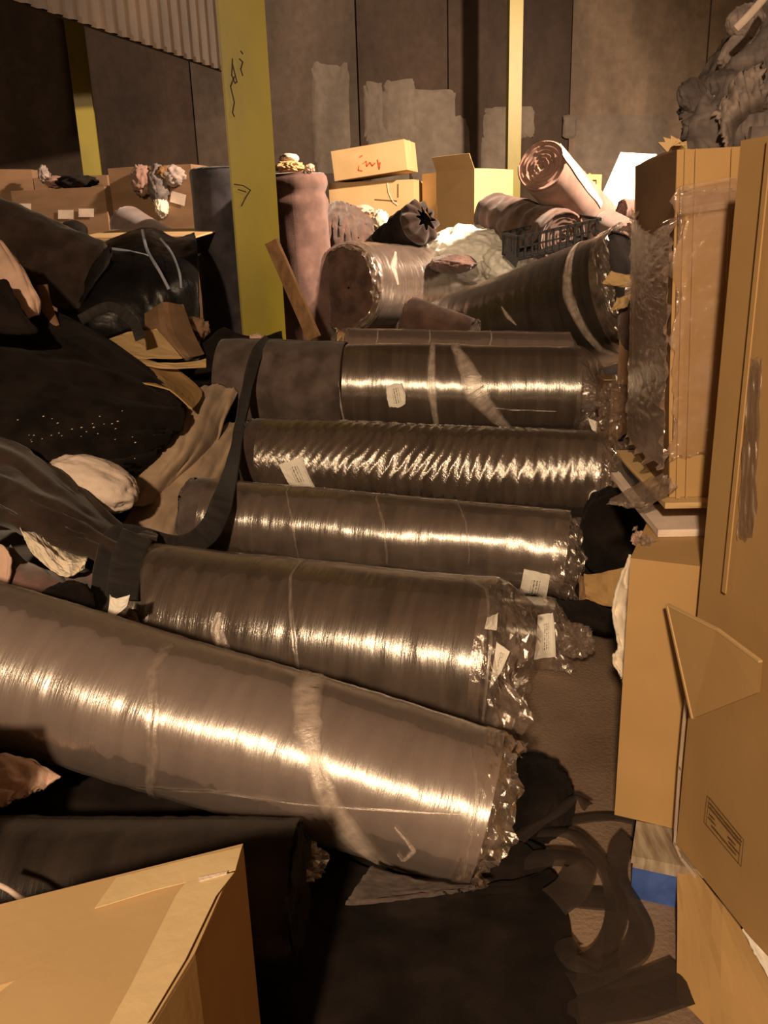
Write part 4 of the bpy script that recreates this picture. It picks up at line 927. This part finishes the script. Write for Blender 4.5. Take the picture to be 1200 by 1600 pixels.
# upper film-wrapped carton
Qt = UY(1058, 234, 1.93); ztop = Qt.z
QL = UY(1003, 470, 2.42)
uc = thing('carton', Vector((Q.x+.25, Q.y+.3, cb)), 'tall creased carton in torn stretch film, upper part of the right-hand stack', 'carton')
XU = Vector((.44, -.01, 0)); YU = Vector((QL.x-Q.x-.0, QL.y-Q.y, 0))
Ub = Vector((Q.x, Q.y, cb)); ZU = Vector((Qt.x-Q.x, 0, ztop-cb))
th = .008
v, f = slab(Ub, XU, YU.normalized()*th, ZU, (12, 20), .006, 1); mk('front_panel', v, f, M['card'], uc, smooth=False)
v, f = slab(Ub+YU.normalized()*th, XU.normalized()*th, YU, ZU, (12, 20), .01, 2); mk('side_panel', v, f, M['carddark'], uc, smooth=False)  # darker card colour stands in for grazing light on this side
v, f = slab(Ub+XU, XU.normalized()*-th, YU, ZU, (2, 2), .01, 2); mk('side_panel', v, f, M['card'], uc, smooth=False)
v, f = slab(Ub+YU, XU, YU.normalized()*th, ZU, (2, 2), .01, 2); mk('back_panel', v, f, M['card'], uc, smooth=False)
v, f = slab(Ub+YU.normalized()*th, XU, YU, Vector((0, 0, .01)), (1, 1)); mk('bottom_panel', v, f, M['card'], uc, smooth=False)
fn = Vector((0, -1, 0))
for x0, wd, z0, z1 in ((.012, .010, .0, 1.0), (.034, .004, .0, 1.0), (.108, .012, .25, 1.0), (.138, .05, 0, .98), (.185, .03, 0, 1.0)):
    v, f = slab(Ub+XU.normalized()*x0+ZU*z0+fn*.009, XU.normalized()*wd, fn*.003, ZU*(z1-z0), (1, 8), .001, x0); mk('crease_ridge', v, f, M['card'], uc, smooth=False)
# film on it: side and front sheets with a ragged foot
sheet('side_film', [[Ub+YU*.98+ZU*.86+Vector((-.012, 0, 0)), Ub+YU*.5+ZU*.78+Vector((-.014, 0, 0)), Ub+ZU*.82+Vector((-.014, -.01, 0))],
    [Ub+YU*.98+ZU*.5+Vector((-.014, 0, 0)), Ub+YU*.5+ZU*.5+Vector((-.022, 0, 0)), Ub+ZU*.5+Vector((-.016, -.01, 0))],
    [Ub+YU*.98+ZU*.05+Vector((-.02, 0, 0)), Ub+YU*.5+ZU*.07+Vector((-.03, 0, 0)), Ub+ZU*.10+Vector((-.018, -.01, 0))]], 'film_side', (50, 130), .012, 9, .0008, uc, fold=(.8, 3.4), seed=8, smooth=False, rag=.03)
sheet('film_wrap', [[Ub+ZU*.90+Vector((-.002, -.012, 0)), Ub+XU*.45+ZU*.89+fn*.016],
    [Ub+ZU*.5+Vector((-.002, -.014, 0)), Ub+XU*.42+ZU*.5+fn*.018],
    [Ub+ZU*.13+Vector((-.002, -.016, 0)), Ub+XU*.38+ZU*.16+fn*.02]], 'film_box', (60, 90), .0045, 11, .0008, uc, fold=(.5, 3), seed=6, smooth=True, rag=.03)
sheet('film_band', [[Ub+ZU*.905+fn*.022, Ub+XU*.25+ZU*.925+fn*.02, Ub+XU*.55+ZU*.93+fn*.02], [Ub+ZU*.83+fn*.024, Ub+XU*.25+ZU*.845+fn*.022, Ub+XU*.55+ZU*.86+fn*.02]], 'film_box', (30, 24), .006, 5, .0008, uc, fold=(.3, 3), seed=9, smooth=True)
sheet('torn_film', [[(1000, 755, 1.95), (1035, 740, 1.92), (1060, 760, 1.9)], [(955, 780, 2.05), (1000, 788, 2.0), (1040, 775, 1.9)], [(950, 788, 2.05), (985, 792, 2.0), (1010, 792, 1.95)]], 'film_tail', (20, 12), .015, 4, .0008, uc, seed=4, smooth=False, rag=.01)
sheet('torn_film', [[(990, 825, 1.9), (1015, 840, 1.88), (1040, 850, 1.88)], [(1000, 850, 1.86), (1015, 865, 1.84), (1035, 880, 1.85)], [(1015, 878, 1.85), (1022, 890, 1.84), (1030, 900, 1.85)]], 'film_tail', (16, 14), .02, 4, .0008, uc, seed=14, smooth=False, rag=.01)
# near carton
nt_ = thing('carton', Bc+d1*.45+d2*.4, 'tallest tan carton at the right edge with a small printed block', 'carton')
zt = 1.635
hN = zt-Bc.z
topc = UY(1150, 230, Bc.y+.02)
ZN = Vector((topc.x-Bc.x, 0, hN)); 
v, f = slab(Bc, d1*.95, d2*.8, ZN, (14, 20), .012, 5); mk('body', v, f, M['card'], nt_, smooth=False)
fnn = -d2
P0 = Bc+fnn*.018
strokes('corner_edge', P0, d2, [[(1080, 1000), (1076, 1090), (1066, 1200), (1058, 1318), (1068, 1340), (1090, 1368)]], .011, 'backing', nt_, off=.006)
strokes('printed_block', P0, d2, [[(1112, 1245), (1166, 1311), (1162, 1353), (1107, 1287), (1112, 1245)]], .0022, 'print', nt_, off=.006)
def lerp(a, b, t): return (a[0]+(b[0]-a[0])*t, a[1]+(b[1]-a[1])*t)
TL, TR, BR, BL = (1112, 1245), (1166, 1311), (1162, 1353), (1107, 1287)
ls = []
for rr, segs in ((.16, ((.06, .20), (.24, .46), (.5, .7), (.74, .95))), (.30, ((.06, .26), (.3, .42), (.46, .72), (.76, .94))), (.52, ((.12, .20), (.66, .80))), (.66, ((.10, .24), (.70, .78), (.82, .92))), (.82, ((.2, .4), (.46, .62), (.66, .84)))):
    a0 = lerp(TL, BL, rr); b0 = lerp(TR, BR, rr)
    for s0, s1 in segs: ls.append([lerp(a0, b0, s0), lerp(a0, b0, s1)])
strokes('printed_lines', P0, d2, ls, .0045, 'print', nt_, off=.006)
sheet('film_strip', [[(1172, 560, 1.55), (1192, 560, 1.50)], [(1160, 720, 1.55), (1184, 720, 1.50)], [(1150, 860, 1.56), (1176, 860, 1.51)], [(1143, 975, 1.57), (1160, 982, 1.54)]], 'film_tail', (8, 30), .01, 5, .0008, nt_, fold=(2, 1), smooth=False, rag=.006)
for a, b in (((1172, 235), (1148, 900)), ((1150, 232), (1095, 870))):
    pass
# folded corner strip on near carton and a torn triangular flap hanging from it
def onN(px, py, off=.02):
    d = ray(px, py); return CAM+d*((P0-CAM).dot(d2)/d.dot(d2))-d2*off
tf = thing('torn_flap', onN(1120, 1118), 'torn triangular cardboard flap hanging across the near carton corner', 'cardboard')
P = [onN(1080, 940, .05), onN(1150, 980, .035), onN(1215, 1030, .03), onN(1215, 1078, .035), onN(1121, 1117, .05)]
nb_ = -d2*.006
mk('flap', P+[p+nb_ for p in P], [(4, 3, 2, 1, 0), (5, 6, 7, 8, 9), (0, 5, 9, 4), (4, 9, 8, 3), (0, 1, 6, 5), (1, 2, 7, 6)], M['card'], tf, smooth=False)
def edge_strip(a, b, wd, mat, par):
    a, b = Vector(a), Vector(b); s = (b-a).cross(d2).normalized()*wd
    v, f = slab(a-s/2, b-a, s, -d2*.008, (10, 1), .001, 3); mk('torn_edge', v, f, M[mat], par, smooth=False)
edge_strip(P[0], P[4], .006, 'cardlight', tf); edge_strip(P[0], P[1], .004, 'cardlight', tf); edge_strip(P[1], P[2], .004, 'cardlight', tf)
# bottom flap sloping to the floor, and a lower strip
fl_ = thing('cardboard_sheet', UZ(1100, 1500, 0), 'brown cardboard sheet leaning from the near carton foot to the floor', 'cardboard')
sheet('panel', [[(1058, 1322, 'z.118'), (1105, 1382, 'z.118'), (1160, 1452, 'z.118'), (1240, 1552, 'z.118')], [(1059, 1420, 'z.06'), (1100, 1470, 'z.06'), (1160, 1540, 'z.06'), (1240, 1620, 'z.06')], [(1057, 1560, 'z.012'), (1100, 1600, 'z.012'), (1160, 1680, 'z.012'), (1240, 1760, 'z.012')]], 'card', (10, 8), .006, 2, .006, fl_, smooth=False)
sheet('white_sheet', [[(1160, 1452, 'z.135'), (1205, 1500, 'z.135')], [(1180, 1490, 'z.128'), (1210, 1545, 'z.128')]], 'whiteboard', (6, 6), .003, 2, .004, smooth=False, label='white paper corner at the near carton foot, at the right edge', cat='paper')
# cloth hanging left of the lower carton
sheet('white_cloth', [[(984, 868, 1.98), (1000, 880, 1.98)], [(965, 915, 1.95), (995, 930, 1.96)], [(958, 960, 1.93), (990, 975, 1.95)], [(966, 1010, 1.91), (988, 1020, 1.93)], [(958, 1028, 1.9), (984, 1045, 1.91)], [(972, 1062, 1.89), (980, 1078, 1.89)]], 'whitecloth', (10, 50), .02, 5, .006, fold=(.5, 1.8), seed=5, rag=.004, label='white cloth hanging down beside the squat carton', cat='cloth')
bag_lump('rag_clump', 998, 842, 1.98, 11, 12, 'pinkcloth', 'small pale rag poking out above the hanging white cloth', 'rag', amp=.4, sub=4, seed=44)

# ================================================================== BETWEEN THE ROLLS AND THE STACK
lump('dark_coat', UY(955, 835, 2.95), (.11, .16, .17), 'black', amp=.12, fr=1.4, seed=6, label='black cloth bundle between the roll ends and the squat carton', cat='cloth')
lump('cloth_heap', (UY(960, 900, 3.1).x, 3.15, .17), (.22, .25, .19), 'black', amp=.12, fr=1.4, seed=16, label='black cloth on the floor right of the roll ends', cat='cloth')
cardpiece('tan cardboard flap lying below the black cloth bundle', [[(912, 898, 2.8), (950, 893, 2.75), (992, 880, 2.7)], [(915, 935, 2.72), (950, 948, 2.68), (992, 948, 2.62)]], 'card')
cardpiece('brown cardboard corner stuck on the end of the thin roll', [[(905, 900, 2.85), (925, 900, 2.83)], [(905, 942, 2.8), (928, 945, 2.76)]], 'carddark')
sheet('black_cloth', [[(870, 938, 2.75), (920, 940, 2.7), (960, 955, 2.66)], [(890, 965, 2.62), (925, 975, 2.6), (958, 985, 2.56)], [(905, 985, 'z.01'), (930, 990, 'z.01'), (955, 990, 'z.01')]], 'black', amp=.02, fr=2, thick=.012, label='black cloth edge hanging behind the bunched film', cat='cloth')
bag_lump('film_scrap', 900, 1000, 2.60, 26, 26, 'film_tail', 'crumpled clear film on the floor right of the thin roll', 'film', amp=.5, fr=2, sub=4, seed=9, smooth=False)
# torn cardboard right of the leaning roll
cardpiece('torn tan cardboard corner sticking out over the leaning roll end', [[(955, 424, 3.7), (985, 430, 3.65), (1010, 426, 3.6)], [(942, 442, 3.7), (975, 448, 3.65), (1010, 438, 3.6)]], 'cardlight', .012)
cardpiece('small folded cardboard piece just below the torn corner', [[(965, 466, 3.7), (985, 460, 3.65)], [(954, 486, 3.7), (980, 480, 3.65)]], 'cardlight', .008)
bag_lump('brown_bundle', 992, 505, 3.75, 26, 48, 'darkcarpet', 'brown cloth bundle hanging left of the film-wrapped carton', 'cloth', amp=.15, seed=5)
k = fcart('carton', 964, 600, 994, 600, 3.75, 3.7, 524, .3, 'small upright brown carton behind the roll ends', mat='carddark')
k = fcart('carton', 990, 672, 1040, 672, 3.45, 3.4, 602, .3, 'small tan carton low behind the roll ends, corrugated side out', mat='cardlight')
carton('carton', (UY(950, 700, 3.72).x, 3.72, 0), (UY(1060, 700, 3.7).x, 3.7, 0), UY(964, 603, 3.75).z-.005, .35, 'brown carton hidden low beside the finely wrinkled roll, carrying the upright one', mat='carddark')
carton('carton', (UY(985, 700, 3.4).x, 3.36, 0), (UY(1050, 700, 3.4).x, 3.34, 0), UY(990, 674, 3.45).z-.005, .3, 'low tan carton on the floor carrying the corrugated one', mat='card')
bag_lump('film_scrap', 968, 640, 3.75, 34, 46, 'film_tail', 'big crumpled ball of clear film at the right ends of the rolls', 'film', amp=.45, fr=2, sub=5, seed=19, smooth=False)
bag_lump('film_scrap', 985, 730, 3.30, 28, 44, 'film_tail', 'dark crumpled film hanging below the big film ball', 'film', amp=.45, fr=2, sub=5, seed=29, smooth=False)
bag_lump('black_bag', 985, 720, 3.42, 26, 42, 'poly', 'black plastic bag behind the crumpled film', 'bag', amp=.3, fr=2, sub=5, seed=39)
sheet('paper_scrap', [[(918, 652, 3.95), (932, 658, 3.92), (950, 662, 3.9)], [(925, 672, 3.92), (938, 680, 3.9), (948, 682, 3.9)]], 'paper', (8, 8), .01, 3, .0012, smooth=False, label='crumpled paper scrap caught in the film at the roll end', cat='paper')

# ================================================================== NEAR CARTON, LOWER LEFT
zt = .70
T = [UZ(380, 1320, zt), UZ(305, 1490, zt), UZ(238, 1600, zt), UZ(120, 1750, zt), Vector((-.80, .45, zt)), Vector((-.95, .72, zt)), UZ(0, 1415, zt)]
gc = thing('carton', Vector((sum(t.x for t in T)/7, sum(t.y for t in T)/7, 0)), 'big tan many-sided carton at lower left with taped top', 'carton')
n_ = len(T)
for i in range(n_):
    a, b = T[i], T[(i+1) % n_]; a0 = Vector((a.x, a.y, 0))
    inw = (Vector((WL[gc.name].x, WL[gc.name].y, 0))-Vector(((a.x+b.x)/2, (a.y+b.y)/2, 0))).normalized()
    v, f = slab(a0, Vector((b.x-a.x, b.y-a.y, 0)), inw*.006, Vector((0, 0, zt-.004)), (6, 8), .004, i); mk('side_panel', v, f, M['card'], gc, smooth=False)
V = []
cc = sum(T, Vector())/n_
V = [cc+Vector((0, 0, -.006))]; Fc = []; KR = 8
for k_ in range(1, KR+1):
    for i in range(n_):
        for m_ in range(6):
            p = T[i]*(1-m_/6)+T[(i+1) % n_]*(m_/6); q = k_/KR; pp = cc+(p-cc)*q; pp = pp+Vector((0, 0, .004*noise.noise(pp*6)*(1-q))); V.append(pp)
nn6 = n_*6
for j in range(nn6): Fc.append((0, 1+j, 1+(j+1) % nn6))
for k_ in range(KR-1):
    for j in range(nn6): a = 1+k_*nn6+j; b = 1+k_*nn6+(j+1) % nn6; Fc.append((a, a+nn6, b+nn6, b))
mk('top_panel', V, Fc, M['cardlight'], gc, smooth=False, solid=.004)
def top_patch(name, pts, mat, z):
    P = [UZ(x, y, zt+z) for x, y in pts]; m_ = len(P)
    mk(name, P+[p+Vector((0, 0, .0012)) for p in P], [tuple(range(m_, 2*m_))]+[(i, (i+1) % m_, m_+(i+1) % m_, m_+i) for i in range(m_)], M[mat], gc, smooth=False)
top_patch('tape', [(378, 1324), (368, 1360), (240, 1392), (148, 1420), (182, 1372), (300, 1342)], 'tape', .006)
top_patch('tape', [(366, 1364), (338, 1400), (290, 1500), (230, 1600), (150, 1640), (205, 1540), (275, 1400), (290, 1380)], 'tape', .0075)
top_patch('tape_fold', [(310, 1372), (356, 1362), (354, 1366), (312, 1378)], 'backing', .009)

# ================================================================== ADDED SHADOW CASTERS: UNSEEN CARTONS BESIDE AND BEHIND THE CAMERA
carton('carton', (-1.6, 1.06, 0), (-.78, 1.02, 0), .74, .24, 'tan carton added just outside the view at left to shade the foremost roll')
carton('carton', (-1.6, 1.07, .748), (-1.02, 1.04, .748), .24, .2, 'small tan carton added on the one left of the view to raise its shadow')
carton('carton', (-.60, -.75, 0), (-.08, -.75, 0), .72, .38, 'tan carton added on the floor behind the viewpoint as a shadow caster')  # unseen pair added to cast the shadow of the photographer
carton('carton', (-.59, -.74, .728), (-.09, -.74, .728), .71, .36, 'tan carton added on top behind the viewpoint to lengthen the floor shadow')
# ================================================================== BALED RAGS, UPPER RIGHT
v, f = slab((1.5, 3.7, 0), (1.4, 0, 0), (0, .85, 0), (0, 0, 1.85), (14, 18), .05, 3)
mk('rag_bale', v, f, M['ragA'], label='tall bale of grey rags standing behind the wrapped carton stack', cat='bale')
RB = (('ragA', 1082, 150, 22, 26, 'dark grey rag knot jutting out left of the bale top'), ('ragB', 1112, 190, 32, 42, 'striped pale grey rag bundle low on the left of the bale'),
 ('ragA', 1080, 205, 14, 32, 'dark rag strip hanging beside the star-shaped card'), ('ragB', 1150, 200, 26, 40, 'grey rag bundle in the middle of the bale front'),
 ('whitecloth', 1186, 190, 24, 22, 'off-white rag bundle low at the right edge'), ('ragA', 1130, 135, 34, 24, 'dark rag fold stretched across the bale middle'),
 ('ragB', 1175, 140, 36, 34, 'wide grey rag bundle right of the dark fold'), ('ragB', 1150, 85, 26, 30, 'grey rag bundle with a drooping corner, upper left of the bale'),
 ('ragA', 1190, 85, 26, 34, 'dark rag bundle at the right edge above the wide grey one'), ('ragB', 1165, 35, 30, 26, 'olive grey rag bundle near the top of the bale'), ('ragA', 1205, 20, 26, 40, 'topmost dark rag bundle in the upper right corner'))
for i, (mt, px, py, rx, rz, lb) in enumerate(RB):
    bag_lump('rag_bundle', px, py, 3.9+.1*(py < 100), rx, rz, mt, lb, 'rag', ry=rx*.9, amp=.17, fr=1.1, seed=i*5+2, sub=5, rot=(0, R(-30+21*(i % 4)), 0), stretch=(2.6, 1, .7), fine=.1)
ribbon('pale_strip', [(1196, -5, 3.75), (1170, 25, 3.70), (1150, 45, 3.70)], .03, 'backing', label='pale strip slanting across the top of the bale', cat='strip')

for i, (t0, z0, z1) in enumerate(((.10, .45, 1.0), (.30, .5, 1.0), (.34, .45, 1.0))):
    v, f = slab(Bc+d1*t0+ZN*z0-d2*.0125, d1*.012, -d2*.003, ZN*(z1-z0), (1, 10), .001, i); mk('crease_ridge', v, f, M['card'], nt_, smooth=False)

sheet('rag_sheet', [[(1078, 150, 4.35), (1120, 85, 4.35), (1165, 20, 4.45), (1215, -25, 4.45)], [(1066, 175, 3.95), (1118, 130, 3.90), (1165, 80, 3.95), (1215, 40, 3.95)], [(1070, 205, 3.85), (1118, 185, 3.77), (1165, 150, 3.77), (1215, 120, 3.80)], [(1072, 250, 3.85), (1118, 245, 3.75), (1165, 240, 3.75), (1215, 235, 3.75)]], 'ragA', (60, 60), .055, 2.6, .02, fold=(1.6, 1.1), seed=41, rag=.05, label='crumpled grey-violet rag sheet draped over the front of the bale', cat='rag')
sheet('rag_sheet', [[(1120, 175, 3.75), (1150, 120, 3.80), (1185, 105, 3.80)], [(1128, 205, 3.67), (1160, 165, 3.67), (1195, 150, 3.67)], [(1135, 235, 3.65), (1170, 215, 3.98), (1205, 205, 3.98)]], 'ragB', (40, 40), .045, 2.6, .012, fold=(2, .6), seed=47, rag=.04, label='paler striped rag sheet hanging slantwise on the bale front', cat='rag')
